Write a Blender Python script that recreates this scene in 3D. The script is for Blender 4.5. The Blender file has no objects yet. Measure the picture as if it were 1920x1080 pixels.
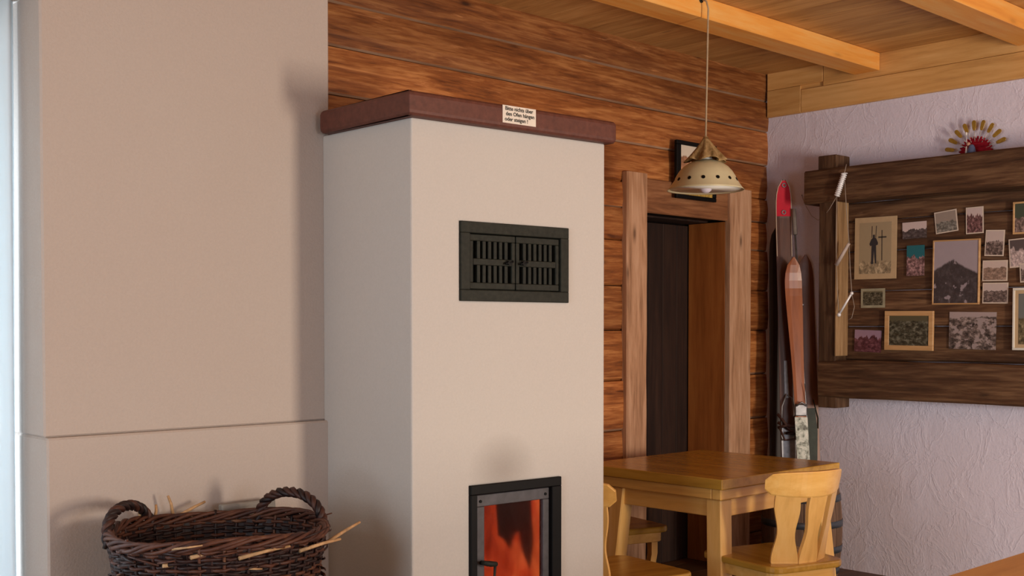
import bpy, bmesh, math, random
from mathutils import Vector, Matrix, noise
random.seed(7)
sc = bpy.context.scene
C = sc.collection

# ---------------------------------------------------------------- camera, exposure, light
F_PX, YAW, PITCH, CY, CAM_H = 2178.4, 0.815408, -0.026734, 674.245, 1.41
cam_d = bpy.data.cameras.new('camera'); cam = bpy.data.objects.new('camera', cam_d); C.objects.link(cam)
sc.camera = cam
cam_d.sensor_width = 36; cam_d.lens = F_PX * 36 / 1920
cam_d.shift_y = (CY - 540) / 1920
cam.location = (0, 0, CAM_H)
cam.rotation_euler = (math.pi/2 + PITCH, 0, YAW - math.pi/2)
cam_d.clip_start = 0.05
sc.view_settings.view_transform = 'Standard'; sc.view_settings.look = 'None'
sc.view_settings.gamma = 1; sc.view_settings.use_curve_mapping = False
sc.view_settings.exposure = 0.07

w = bpy.data.worlds.new('world'); sc.world = w; w.use_nodes = True
w.node_tree.nodes['Background'].inputs[0].default_value = (0.55, 0.72, 1.0, 1)
w.node_tree.nodes['Background'].inputs[1].default_value = 0.8

def area(name, loc, direction, sx, sy, power, col, spread=180):
    l = bpy.data.lights.new(name, 'AREA'); l.shape = 'RECTANGLE'; l.size = sx; l.size_y = sy
    l.energy = power; l.color = col; l.spread = math.radians(spread)
    o = bpy.data.objects.new(name, l); C.objects.link(o); o.location = loc
    o.rotation_euler = Vector(direction).to_track_quat('-Z', 'Z').to_euler()
    return o
# daylight through three windows of the room, and one added fill lamp
area('garden_door_daylight', (3.60, -2.36, 1.02), (0.0, 1, 0.02), 0.50, 1.35, 192, (1.0, 0.84, 0.68))
area('added_fill_daylight', (1.70, -2.36, 1.50), (0.45, 1, 0.05), 1.5, 1.2, 50, (0.93, 0.94, 1.0))  # added lamp that brightens the right wall and the far side
area('side_window_daylight', (-1.56, 1.7, 1.45), (1, 0, 0), 1.9, 1.2, 60, (0.83, 0.92, 1.0))
area('reveal_window_daylight', (0.72, 3.98, 1.2), (0, -1, 0), 1.1, 1.9, 52, (0.70, 0.86, 1.0))

# ---------------------------------------------------------------- rays from the measured camera (to read real positions off known planes)
_F = Vector((math.cos(YAW)*math.cos(PITCH), math.sin(YAW)*math.cos(PITCH), math.sin(PITCH)))
_R = Vector((math.sin(YAW), -math.cos(YAW), 0)); _U = _R.cross(_F)
_O = Vector((0, 0, CAM_H))
def at(i, x, y, v):
    r = _F + _R*((x-960)/F_PX) + _U*((CY-y)/F_PX)
    return _O + r*((v-_O[i])/r[i])

# ---------------------------------------------------------------- mesh helpers
class MB:
    def __init__(s):
        s.bm = bmesh.new(); s.lay = s.bm.faces.layers.float.new('rnd')
    def _tag(s, faces, mi=0, smooth=False):
        r = random.random()
        for f in faces:
            f[s.lay] = r; f.material_index = mi; f.smooth = smooth
    def hexa(s, pts, bev=0.0, mi=0, seg=1):
        """8 corners: bottom ring of four then top ring of four"""
        vs = [s.bm.verts.new(p) for p in pts]
        idx = [(3,2,1,0),(4,5,6,7),(0,1,5,4),(1,2,6,5),(2,3,7,6),(3,0,4,7)]
        fs = [s.bm.faces.new([vs[i] for i in q]) for q in idx]
        bmesh.ops.recalc_face_normals(s.bm, faces=fs)
        if bev > 0:
            es = {e for f in fs for e in f.edges}
            before = set(s.bm.faces)
            r = bmesh.ops.bevel(s.bm, geom=list(es), offset=bev, segments=seg, profile=0.5, affect='EDGES')
            fs = [f for f in fs if f.is_valid] + [f for f in s.bm.faces if f not in before]
        s._tag(fs, mi); return s
    def box(s, lo, hi, bev=0.0, mi=0, seg=1, rot=None, piv=None):
        x0,y0,z0 = lo; x1,y1,z1 = hi
        p = [Vector(q) for q in ((x0,y0,z0),(x1,y0,z0),(x1,y1,z0),(x0,y1,z0),(x0,y0,z1),(x1,y0,z1),(x1,y1,z1),(x0,y1,z1))]
        if rot is not None:
            c = Vector(piv) if piv is not None else (Vector(lo)+Vector(hi))/2
            p = [c + rot @ (q-c) for q in p]
        return s.hexa(p, bev, mi, seg)
    def prism(s, poly, d, bev=0.0, mi=0, smooth=False, seg=1):
        """poly: 3-D outline points; d: extrusion vector"""
        d = Vector(d)
        a = [s.bm.verts.new(Vector(p)) for p in poly]; b = [s.bm.verts.new(Vector(p)+d) for p in poly]
        n = len(a); fs = [s.bm.faces.new(a[::-1]), s.bm.faces.new(b)]
        for i in range(n): fs.append(s.bm.faces.new((a[i], a[(i+1)%n], b[(i+1)%n], b[i])))
        bmesh.ops.recalc_face_normals(s.bm, faces=fs)
        if bev > 0:
            es = set(fs[0].edges) | set(fs[1].edges); before = set(s.bm.faces)
            bmesh.ops.bevel(s.bm, geom=list(es), offset=bev, segments=seg, profile=0.5, affect='EDGES')
            fs = [f for f in fs if f.is_valid] + [f for f in s.bm.faces if f not in before]
        s._tag(fs, mi, smooth); return s
    def tube(s, pts, rad, n=8, mi=0, closed=False, smooth=True):
        pts = [Vector(p) for p in pts]; m = len(pts)
        if not hasattr(rad, '__len__'): rad = [rad]*m
        rings = []; up = None
        for i, p in enumerate(pts):
            if closed: t = pts[(i+1)%m] - pts[i-1]
            else: t = pts[min(i+1, m-1)] - pts[max(i-1, 0)]
            if t.length < 1e-9: t = Vector((0,0,1))
            t.normalize()
            if up is None:
                up = Vector((0,0,1)) if abs(t.z) < 0.9 else Vector((1,0,0))
            u = up - t*up.dot(t)
            if u.length < 1e-6: u = t.orthogonal()
            u.normalize(); v = t.cross(u); up = u
            rings.append([s.bm.verts.new(p + (u*math.cos(2*math.pi*k/n) + v*math.sin(2*math.pi*k/n))*rad[i]) for k in range(n)])
        fs = []
        for i in range(m if closed else m-1):
            a, b = rings[i], rings[(i+1)%m]
            for k in range(n): fs.append(s.bm.faces.new((a[k], a[(k+1)%n], b[(k+1)%n], b[k])))
        s._tag(fs, mi, smooth)
        if not closed:
            s._tag([s.bm.faces.new(rings[0][::-1]), s.bm.faces.new(rings[-1])], mi)
        return s
    def lathe(s, prof, c=(0,0,0), n=32, mi=0, smooth=True, sx=1, sy=1, close=False):
        c = Vector(c); rings = []
        for r, z in prof:
            rings.append([s.bm.verts.new(c + Vector((r*sx*math.cos(2*math.pi*k/n), r*sy*math.sin(2*math.pi*k/n), z))) for k in range(n)])
        fs = []
        m = len(rings)
        for i in range(m if close else m-1):
            a, b = rings[i], rings[(i+1)%m]
            for k in range(n): fs.append(s.bm.faces.new((a[k], a[(k+1)%n], b[(k+1)%n], b[k])))
        if not close:
            if prof[0][0] > 1e-5: fs.append(s.bm.faces.new(rings[0][::-1]))
            if prof[-1][0] > 1e-5: fs.append(s.bm.faces.new(rings[-1]))
        s._tag(fs, mi, smooth); return s
    def strip(s, rows, mi=0, smooth=True, closed_rows=False):
        """grid of points -> surface"""
        g = [[s.bm.verts.new(Vector(p)) for p in row] for row in rows]
        fs = []
        for i in range(len(g)-1):
            n = len(g[i])
            for k in range(n if closed_rows else n-1):
                fs.append(s.bm.faces.new((g[i][k], g[i][(k+1)%n], g[i+1][(k+1)%n], g[i+1][k])))
        s._tag(fs, mi, smooth); return g
    def sphere(s, c, r, n=12, mi=0, sc_=(1,1,1)):
        prof = [(max(1e-4, r*math.sin(math.pi*i/(n//2+2))), -r*math.cos(math.pi*i/(n//2+2))*sc_[2]) for i in range(n//2+3)]
        return s.lathe(prof, c, n, mi, True, sc_[0], sc_[1])

def _props(o, label=None, cat=None, group=None, kind=None):
    if label: o['label'] = label
    if cat: o['category'] = cat
    if group: o['group'] = group
    if kind: o['kind'] = kind
    return o
def obj(name, mb, mats, parent=None, label=None, cat=None, group=None, kind=None, local=False, origin=None):
    bmesh.ops.recalc_face_normals(mb.bm, faces=mb.bm.faces)
    me = bpy.data.meshes.new(name)
    if parent is not None:
        if not local: bmesh.ops.translate(mb.bm, verts=mb.bm.verts, vec=-parent['_w'] if False else -WORLD[parent.name])
        off = Vector((0,0,0))
    else:
        if origin is None:
            xs = [v.co for v in mb.bm.verts]
            origin = Vector(((min(v.x for v in xs)+max(v.x for v in xs))/2, (min(v.y for v in xs)+max(v.y for v in xs))/2, min(v.z for v in xs)))
        off = Vector(origin)
        bmesh.ops.translate(mb.bm, verts=mb.bm.verts, vec=-off)
    mb.bm.to_mesh(me); mb.bm.free()
    o = bpy.data.objects.new(name, me); C.objects.link(o)
    for m in (mats if isinstance(mats, (list, tuple)) else [mats]): me.materials.append(m)
    if parent is not None:
        o.parent = parent; WORLD[o.name] = WORLD[parent.name]
    else:
        o.location = off; WORLD[o.name] = off
    return _props(o, label, cat, group, kind)
WORLD = {}
def thing(name, label, cat, loc, rz=0, group=None, kind=None):
    o = bpy.data.objects.new(name, None); C.objects.link(o); o.empty_display_size = 0.1
    o.location = loc; o.rotation_euler = (0, 0, rz); WORLD[o.name] = Vector(loc)
    return _props(o, label, cat, group, kind)
def dup(o, parent=None, loc=None, rz=None, label=None):
    c = o.copy(); C.objects.link(c)
    if parent is not None: c.parent = parent
    if loc is not None: c.location = loc; c.rotation_euler = (0, 0, rz or 0)
    if label: c['label'] = label
    for ch in [x for x in C.objects if x.parent == o]: dup(ch, c)
    return c

# ---------------------------------------------------------------- materials
class NT:
    def __init__(s, name):
        s.m = bpy.data.materials.new(name); s.m.use_nodes = True
        s.t = s.m.node_tree; s.n = s.t.nodes; s.b = s.n['Principled BSDF']
        s.tc = s.n.new('ShaderNodeTexCoord')
    def link(s, a, b): s.t.links.new(a, b)
    def mapping(s, scale, src='Object', loc=(0,0,0), rot=(0,0,0)):
        m = s.n.new('ShaderNodeMapping'); m.inputs['Scale'].default_value = scale
        m.inputs['Location'].default_value = loc; m.inputs['Rotation'].default_value = rot
        s.link(s.tc.outputs[src], m.inputs['Vector']); return m.outputs[0]
    def noise(s, vec, scale=1, detail=4, rough=.55, dist=0, w=None):
        n = s.n.new('ShaderNodeTexNoise'); n.inputs['Scale'].default_value = scale
        n.inputs['Detail'].default_value = detail; n.inputs['Roughness'].default_value = rough
        n.inputs['Distortion'].default_value = dist
        s.link(vec, n.inputs['Vector'])
        if w is not None:
            n.noise_dimensions = '4D'
            if isinstance(w, (int, float)): n.inputs['W'].default_value = w
            else: s.link(w, n.inputs['W'])
        return n.outputs['Fac']
    def voro(s, vec, scale=1, feature='F1'):
        n = s.n.new('ShaderNodeTexVoronoi'); n.feature = feature; n.inputs['Scale'].default_value = scale
        s.link(vec, n.inputs['Vector']); return n.outputs['Distance']
    def ramp(s, fac, stops, interp='LINEAR'):
        r = s.n.new('ShaderNodeValToRGB'); r.color_ramp.interpolation = interp
        e = r.color_ramp.elements
        while len(e) > 1: e.remove(e[-1])
        e[0].position = stops[0][0]; e[0].color = (*stops[0][1], 1)
        for p, c in stops[1:]:
            x = e.new(p); x.color = (*c, 1)
        s.link(fac, r.inputs[0]); return r.outputs[0]
    def math(s, op, a, b=None, c=None):
        n = s.n.new('ShaderNodeMath'); n.operation = op
        for i, v in enumerate((a, b, c)):
            if v is None: continue
            if isinstance(v, (int, float)): n.inputs[i].default_value = v
            else: s.link(v, n.inputs[i])
        return n.outputs[0]
    def mix(s, fac, a, b, mode='MIX'):
        n = s.n.new('ShaderNodeMix'); n.data_type = 'RGBA'; n.blend_type = mode
        for i, v in ((0, fac), (6, a), (7, b)):
            if isinstance(v, (int, float)): n.inputs[i].default_value = v
            elif isinstance(v, tuple): n.inputs[i].default_value = (*v, 1)
            else: s.link(v, n.inputs[i])
        return n.outputs[2]
    def attr(s, name='rnd'):
        a = s.n.new('ShaderNodeAttribute'); a.attribute_name = name; return a.outputs['Fac']
    def bump(s, h, strength=.3, dist=.01):
        b = s.n.new('ShaderNodeBump'); b.inputs['Strength'].default_value = strength; b.inputs['Distance'].default_value = dist
        s.link(h, b.inputs['Height']); s.link(b.outputs[0], s.b.inputs['Normal'])
    def col(s, c):
        if isinstance(c, tuple): s.b.inputs['Base Color'].default_value = (*c, 1)
        else: s.link(c, s.b.inputs['Base Color'])
    def set(s, rough=.6, metal=0, spec=.5):
        s.b.inputs['Roughness'].default_value = rough; s.b.inputs['Metallic'].default_value = metal
        s.b.inputs['Specular IOR Level'].default_value = spec; return s.m

def wood(name, dark, mid, light, axis='X', rough=.6, grain=1.0, knots=.5, var=.5, bump=.25, spec=.3, seed=0., streak=0.):
    t = NT(name)
    sc3 = {'X': (1.2, 14, 14), 'Y': (14, 1.2, 14), 'Z': (14, 14, 1.2)}[axis]
    sc3 = tuple(a*grain for a in sc3)
    rnd = t.attr(); wv = t.math('MULTIPLY_ADD', rnd, 37.0, seed)
    v = t.mapping(sc3)
    n1 = t.noise(v, 1.0, 8, .68, .9, wv)
    n2 = t.noise(t.mapping(tuple(a*4 for a in sc3)), 1.0, 3, .5, .2, wv)
    f = t.math('MULTIPLY_ADD', n2, .35, t.math('MULTIPLY', n1, .75))
    c = t.ramp(f, [(.36, dark), (.53, mid), (.69, light)])
    big = t.noise(t.mapping({'X': (.9, 3, 3), 'Y': (3, .9, 3), 'Z': (3, 3, .9)}[axis]), 1.0, 2, .5, 0, wv)
    c = t.mix(t.math('MULTIPLY', t.math('SUBTRACT', .62, big), 2.2*var), c, dark)
    ks = {'X': (1.1, 3.6, 3.6), 'Y': (3.6, 1.1, 3.6), 'Z': (3.6, 3.6, 1.1)}[axis]
    if knots > 0:
        dd = t.voro(t.mapping(tuple(a*2.3 for a in ks)), 1.0)
        k = t.math('LESS_THAN', dd, .13)
        kk = t.ramp(dd, [(.04, (1,1,1)), (.10, (.35,.35,.35)), (.17, (0,0,0))])
        c = t.mix(t.math('MULTIPLY', kk, knots), c, tuple(x*.45 for x in dark))
    if streak > 0:
        g = t.noise(t.mapping(tuple(a*1.7 for a in sc3)), 1.0, 4, .7, 1.0, 3.3)
        c = t.mix(t.ramp(g, [(.60, (0,0,0)), (.72, (streak,)*3)]), c, tuple(min(1, x*1.6+.05) for x in light))
    # piece to piece variation
    br = t.math('MULTIPLY_ADD', rnd, .7*var, 1-.35*var)
    hsv = t.n.new('ShaderNodeHueSaturation'); t.link(c, hsv.inputs['Color']); t.link(br, hsv.inputs['Value'])
    t.col(hsv.outputs[0])
    t.bump(f, bump, .006)
    return t.set(rough, 0, spec)

def plaster(name, col, bump=.15, scale=60, rough=.9, trowel=0., tint=None):
    t = NT(name)
    v = t.mapping((1,1,1))
    n = t.noise(v, scale, 4, .6)
    big = t.noise(v, 1.3, 3, .5)
    c2 = tint or tuple(x*.93 for x in col)
    c = t.mix(t.ramp(big, [(.35, (0,0,0)), (.65, (1,1,1))]), col, c2)
    c = t.mix(.06, c, t.ramp(n, [(.3, tuple(x*.5 for x in col)), (.7, tuple(min(1, x*1.3) for x in col))]))
    t.col(c)
    if trowel > 0:
        n2 = t.noise(t.mapping((1, 1.3, 1.0), rot=(.5, 0, 0)), 4.5, 5, .6, .8)
        r = t.ramp(n2, [(.30, (0,0,0)), (.46, (.35,.35,.35)), (.50, (.75,.75,.75)), (.53, (.40,.40,.40)), (.66, (.45,.45,.45)), (.69, (.8,.8,.8)), (.75, (.5,.5,.5))])
        n3 = t.noise(t.mapping((1, 1, 1)), 22, 4, .6, .4)
        h = t.math('MULTIPLY_ADD', r, trowel*.55, t.math('MULTIPLY_ADD', n3, .45, t.math('MULTIPLY', n, .35)))
        t.bump(h, bump, .012)
    else:
        t.bump(n, bump, .004)
    return t.set(rough, 0, .15)

def plain(name, col, rough=.5, metal=0, spec=.4, var=.15, scale=25, bump=0):
    t = NT(name); n = t.noise(t.mapping((1,1,1)), scale, 4, .6)
    t.col(t.ramp(n, [(.3, tuple(x*(1-var) for x in col)), (.7, tuple(min(1, x*(1+var)) for x in col))]))
    if bump: t.bump(n, bump, .003)
    return t.set(rough, metal, spec)

M = {}
M['log'] = wood('aged_log_wood', (0.086,0.024,0.007), (0.315,0.103,0.025), (0.569,0.245,0.077), 'X', .55, 1.6, .9, .8, .8, .3, streak=.35)
M['worn'] = wood('worn_log_edge', (0.170,0.085,0.047), (0.357,0.204,0.119), (0.493,0.323,0.212), 'X', .7, 1.2, .0, .4, .4)
M['post'] = wood('weathered_post_wood', (0.202,0.101,0.051), (0.460,0.258,0.147), (0.626,0.396,0.258), 'Z', .7, 1.0, .8, .3, .5)
M['lintel'] = wood('weathered_lintel_wood', (0.088,0.031,0.012), (0.255,0.106,0.044), (0.405,0.194,0.088), 'X', .7, 1.0, .5, .3, .5)
M['ceil'] = wood('spruce_ceiling_boards', (.34,.155,.045), (.50,.26,.082), (.66,.38,.14), 'Y', .5, 1.0, .5, .3, .1, .4, streak=.25)
M['beam'] = wood('spruce_beam', (0.672,0.260,0.050), (0.781,0.353,0.071), (0.798,0.470,0.151), 'X', .5, .8, .35, .25, .1, .4)
M['plank'] = wood('spruce_wall_plank', (0.419,0.205,0.060), (0.614,0.330,0.102), (0.725,0.428,0.158), 'Y', .55, .8, .5, .25, .1, .4)
M['dark_y'] = wood('old_dark_board', (.026,.012,.006), (.095,.043,.019), (.21,.115,.056), 'Y', .75, 1.2, .6, .5, .6, streak=.25)
M['dark_z'] = wood('old_dark_post', (.030,.014,.008), (.085,.042,.020), (.16,.09,.048), 'Z', .75, 1.2, .4, .3, .6)
M['pine_x'] = wood('lacquered_pine_x', (0.574,0.300,0.073), (0.721,0.407,0.106), (0.796,0.495,0.160), 'X', .28, .8, .15, .15, .04, .5)
M['pine_y'] = wood('lacquered_pine_y', (0.574,0.300,0.073), (0.721,0.407,0.106), (0.796,0.495,0.160), 'Y', .28, .8, .15, .15, .04, .5)
M['pine_z'] = wood('lacquered_pine_z', (0.600,0.323,0.089), (0.750,0.439,0.132), (0.825,0.520,0.193), 'Z', .28, .8, .15, .15, .04, .5)
M['pine_shaded'] = wood('lacquered_pine_shaded_top', (0.304,0.152,0.021), (0.437,0.237,0.033), (0.532,0.304,0.052), 'Y', .22, .8, .10, .15, .03, .5)  # darker pine copy: shade of the upward faces put into the colour
M['floor'] = wood('dark_floor_boards', (.05,.022,.010), (.11,.05,.022), (.17,.08,.036), 'X', .5, .8, .4, .4, .15)
M['jamb'] = wood('brown_jamb_panel', (.22,.065,.012), (.36,.115,.025), (.46,.17,.04), 'Z', .6, .7, .2, .2, .1)
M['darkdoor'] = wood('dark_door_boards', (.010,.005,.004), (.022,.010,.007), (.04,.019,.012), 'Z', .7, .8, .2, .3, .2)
M['bench_x'] = wood('honey_bench_wood', (.40,.18,.045), (.54,.27,.08), (.62,.34,.11), 'X', .35, .7, .15, .15, .05, .5)
M['cream'] = plaster('cream_plaster', (0.428,0.361,0.315), .35, 130, tint=(0.420,0.349,0.302))
M['stove'] = plaster('stove_render', (0.484,0.453,0.416), .25, 130, tint=(0.476,0.441,0.408))
_t = M['stove'].node_tree; _l = _t.links; _n = _t.nodes; _bs = _n['Principled BSDF']; _src = _bs.inputs['Base Color'].links[0].from_socket
_tc = _n.new('ShaderNodeTexCoord'); _mp = _n.new('ShaderNodeMapping'); _l.new(_tc.outputs['Object'], _mp.inputs['Vector']); SOOT_MAP = _mp
_ln = _n.new('ShaderNodeVectorMath'); _ln.operation = 'LENGTH'; _l.new(_mp.outputs[0], _ln.inputs[0])
_rp = _n.new('ShaderNodeValToRGB'); _rp.color_ramp.elements[0].color = (.36,.36,.36,1); _rp.color_ramp.elements[0].position = .15; _rp.color_ramp.elements[1].color = (0,0,0,1)
_l.new(_ln.outputs['Value'], _rp.inputs[0])
_mx = _n.new('ShaderNodeMix'); _mx.data_type = 'RGBA'; _l.new(_rp.outputs[0], _mx.inputs[0]); _l.new(_src, _mx.inputs[6]); _mx.inputs[7].default_value = (.10,.065,.04,1)
_l.new(_mx.outputs[2], _bs.inputs['Base Color'])
M['rough'] = plaster('rough_trowelled_plaster', (0.730,0.685,0.786), .42, 80, trowel=1.0)
M['ext'] = plaster('plain_wall_plaster', (.66,.58,.52), .1, 60)
M['iron'] = plain('black_cast_iron', (.016,.017,.012), .65, .1, .25, .35, 60, .1)
M['iron_grey'] = plain('grey_stove_steel', (.075,.072,.078), .5, .5, .5, .2, 30)
M['black'] = plain('black_enamel', (.004,.004,.004), .5, 0, .15)
M['mantel'] = plain('red_brown_stone', (0.098,0.031,0.020), .55, 0, .35, .22, 45, .15)
M['white'] = plain('white_paint', (.75,.76,.76), .5, 0, .4, .03)

# ---------------------------------------------------------------- the setting
XR, YW, ZC = 6.074, 4.15, 2.967
YC = 3.44                        # face of the plastered chimney breast
XL = at(1, 78, 400, YC).x        # its left corner
XE = at(1, 617, 100, YC).x       # its right corner
X0, Y0 = -1.6, -2.45             # the walls behind and beside the camera

b = MB()
for i in range(38):
    y = Y0 + i*.2
    b.box((X0, y, -.04), (XR+.02, min(y+.197, YW+1.0), 0), .0015)
obj('floor', b, M['floor'], kind='structure')
b = MB(); x = X0 - .05; k = 0
while x < XR + .05:
    wd = .165
    b.box((x, Y0-.05, ZC), (min(x+wd-.0025, XR+.06), YW+.1, ZC+.03), .0015); x += wd
obj('ceiling', b, M['ceil'], kind='structure')

# log wall with the doorway
DXL, DXR, DZ = at(1, 1215, 400, YW-.03).x, at(1, 1371, 400, YW-.035).x+.012, 2.045
joints = [0, .16, .38, .60, .86, 1.13, 1.40, 1.64, 1.885, 2.06, 2.20, 2.41, 2.615, 2.80, 3.02]
b = MB()
rl = random.Random(3)
def logseg(x0, x1, z0, z1, dy):
    n = max(2, int((x1-x0)/.25)); N = n+1
    rows = []
    ph = rl.random()*50
    prof = [(.15, .0), (.014, .0), (.002, .045), (-.004, .35), (-.003, .65), (.004, 1-.012), (.012, 1-.002), (.15, 1-.001)]
    g = []
    for i in range(N):
        x = x0 + (x1-x0)*i/n; row = []
        wob = .004*noise.noise(Vector((x*1.3, ph, 0))); w2 = .006*noise.noise(Vector((x*1.1, ph, 9)))
        for (py, pz) in prof:
            if pz < .02: zz = z0 + .0012 + pz*(z1-z0) + wob*.5
            elif pz > .98: zz = z1 - .0012 - (1-pz)*(z1-z0) + w2*.35
            else: zz = z0 + pz*(z1-z0)
            row.append((x, YW + dy + py + .004*noise.noise(Vector((x*3, ph, pz*3))), zz))
        g.append(row)
    gg = b.strip(g, smooth=False)
    r = rl.random()
    for f in b.bm.faces:
        if not f.tag:
            f.tag = True; f[b.lay] = r
    for i in range(n):
        if z0 > 2.3 or r > .7:
            for f in gg[i][1].link_faces:
                if gg[i][2] in f.verts and gg[i+1][1] in f.verts: f.material_index = 2
for i in range(len(joints)-1):
    z0, z1 = joints[i], joints[i+1]; dy = rl.uniform(-.012, .010)
    if z0 < DZ - .05:
        zt = z1
        if z1 > DZ: zt = z1
        logseg(2.2, DXL-.0, z0, z1, dy); logseg(DXR+.002, XR+.02, z0, z1, rl.uniform(-.01, .01))
        if z1 > DZ+.02: logseg(DXL, DXR, DZ, z1, dy)
    else:
        logseg(2.2, XR+.02, z0, z1, dy)
# dark packing behind the joints
b.box((2.2, YW+.03, 0), (DXL-.01, YW+.15, ZC), mi=1); b.box((DXR+.01, YW+.03, 0), (XR+.03, YW+.15, ZC), mi=1)
b.box((DXL-.01, YW+.03, DZ+.01), (DXR+.01, YW+.15, ZC), mi=1)
obj('wall_back', b, [M['log'], M['black'], M['worn']], kind='structure')

# right wall: rough plaster, and the spruce planks along its top
zp = at(0, 1442, 222, XR).z
b = MB(); b.box((XR, Y0-.1, 0), (XR+.15, YW+.15, ZC))
obj('wall_right', b, M['rough'], kind='structure')
b = MB()
b.box((XR-.03, Y0, zp), (XR-.001, YW-.25, zp+.135), .002); b.box((XR-.03, Y0, zp+.137), (XR-.001, YW-.4, ZC), .002)
b.box((XR-.032, YW-.247, zp), (XR-.001, YW-.012, zp+.16), .002); b.box((XR-.031, YW-.397, zp+.162), (XR-.001, YW-.012, ZC), .002)
b.box((XR-.018, Y0, zp+.004), (XR-.0005, YW-.012, ZC-.002))
obj('trim_1', b, M['plank'], kind='structure')
# ceiling beams
def beam(y0, y1):
    b = MB(); b.box((X0, y0, 2.868), (XR-.033, y1, ZC-.001), .003)
    return b
beams = [(3.384, 3.545), (2.44, 2.61), (1.49, 1.66), (.54, .71), (-.41, -.24), (-1.36, -1.19), (-2.3, -2.13)]
labs = ['spruce ceiling beam that the pendant lamp hangs from', 'spruce ceiling beam at the top right above the photo board']
for i, (y0, y1) in enumerate(beams):
    obj('ceiling_beam', beam(y0, y1), M['beam'], label=labs[i] if i < 2 else 'spruce ceiling beam behind the camera, parallel to the log wall',
        cat='beam', group='ceiling beams')

# chimney breast of cream plaster (front wall) with its thicker lower part
zl = at(1, 80, 823, YC-.02).z
b = MB()
b.box((XL, YC, zl), (XE, YW+.1, ZC), .006)
b.box((XL-.0, YC-.022, 0), (XE+.02, YW+.1, zl), .006)
obj('wall_chimney', b, M['cream'], kind='structure')
# window wall left of it, with the deep reveal
b = MB()
b.box((X0-.1, YC, 0), (-.05, YW+.1, ZC)); b.box((-.05, 3.9, 0), (XL, YW+.1, .04)); b.box((-.05, YC, 2.4), (XL, YW+.1, ZC))
obj('wall_window', b, M['ext'], kind='structure')
def window(name, axis, c, u0, u1, z0, z1, mull=1):
    """frame of square bars round a glazed opening"""
    t = thing(name, None, None, (0,0,0), kind='structure')
    def bar(bb, a0, a1, c0, c1, th=.05):
        if axis == 'y': bb.box((a0, c-th/2, c0), (a1, c+th/2, c1), .004)
        else: bb.box((c-th/2, a0, c0), (c+th/2, a1, c1), .004)
    fr = MB(); s = .055
    bar(fr, u0, u1, z0, z0+s); bar(fr, u0, u1, z1-s, z1); bar(fr, u0, u0+s, z0+s, z1-s); bar(fr, u1-s, u1, z0+s, z1-s)
    for k in range(mull):
        m = u0 + (u1-u0)*(k+1)/(mull+1); bar(fr, m-.025, m+.025, z0+s, z1-s)
    obj('window_frame', fr, M['white'], t)
    return t
window('window_1', 'y', 4.06, -.05, XL, .04, 2.4)
window('window_2', 'x', X0-.03, .7, 2.7, .8, 2.1)
window('window_3', 'y', Y0-.03, 3.2, 4.0, .25, 1.8, 0)
window('added_window', 'y', Y0-.03, .9, 2.5, .85, 2.15, 1)  # unseen window, added to go with the fill lamp
b = MB()
b.box((X0-.1, Y0-.1, 0), (X0, .7, ZC)); b.box((X0-.1, 2.7, 0), (X0, YC, ZC)); b.box((X0-.1, .7, 0), (X0, 2.7, .8)); b.box((X0-.1, .7, 2.1), (X0, 2.7, ZC))
obj('wall_left', b, M['ext'], kind='structure')
b = MB()
b.box((X0-.1, Y0-.1, 0), (.9, Y0, ZC)); b.box((2.5, Y0-.1, 0), (3.2, Y0, ZC)); b.box((.9, Y0-.1, 0), (2.5, Y0, .85)); b.box((.9, Y0-.1, 2.15), (2.5, Y0, ZC)); b.box((4.0, Y0-.1, 0), (XR, Y0, ZC)); b.box((3.2, Y0-.1, 0), (4.0, Y0, .25)); b.box((3.2, Y0-.1, 1.8), (4.0, Y0, ZC))
obj('wall_front', b, M['ext'], kind='structure')

# doorway
d1 = thing('door_1', None, None, (DXL, YW, 0), kind='structure')
YP = YW-.035
pl0, pl1 = at(1, 1177, 400, YP).x, at(1, 1215, 400, YP).x
pr0, pr1 = at(1, 1371, 400, YP).x, at(1, 1410, 400, YP).x
def rough_post(x0, x1, z1, seed, y0=YP, y1=YW+.006):
    bb = MB(); g = []; N = 26
    for i in range(N+1):
        z = z1*i/N
        o = [.004*noise.noise(Vector((z*3, seed, k*7))) for k in range(4)]
        g.append([(x0+o[0], y1, z), (x0+o[0], y0+.008, z), (x0+.008+o[0], y0+o[1], z), (x1-.008+o[2], y0+o[3], z), (x1+o[2], y0+.008, z), (x1+o[2], y1, z)])
    r = bb.strip(g, smooth=False, closed_rows=True)
    bb.bm.faces.new(r[-1]); return bb
obj('door_post', rough_post(pl0, pl1, at(1, 1195, 323, YP).z, 3), M['post'], d1)
obj('door_post', rough_post(pr0, pr1, at(1, 1390, 355, YP).z, 11), M['post'], d1)
b = MB(); b.box((pl1+.002, YP+.02, DZ), (pr0-.002, YW+.006, at(1, 1290, 343, YP).z), .006)
obj('lintel', b, M['lintel'], d1)
b = MB()
b.box((DXR-.012, YW+.008, 0), (DXR+.05, 4.43, DZ-.002), .002)
obj('jamb_panel', b, M['jamb'], d1)
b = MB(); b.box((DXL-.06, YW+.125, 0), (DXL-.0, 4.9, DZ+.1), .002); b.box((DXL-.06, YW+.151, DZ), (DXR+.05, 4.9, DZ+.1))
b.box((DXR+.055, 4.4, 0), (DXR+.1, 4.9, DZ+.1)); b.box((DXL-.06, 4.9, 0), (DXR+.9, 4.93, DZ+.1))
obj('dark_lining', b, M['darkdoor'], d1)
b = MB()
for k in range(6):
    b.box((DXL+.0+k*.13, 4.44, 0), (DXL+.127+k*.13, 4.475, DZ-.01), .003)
obj('door_leaf', b, M['darkdoor'], d1)

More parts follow.
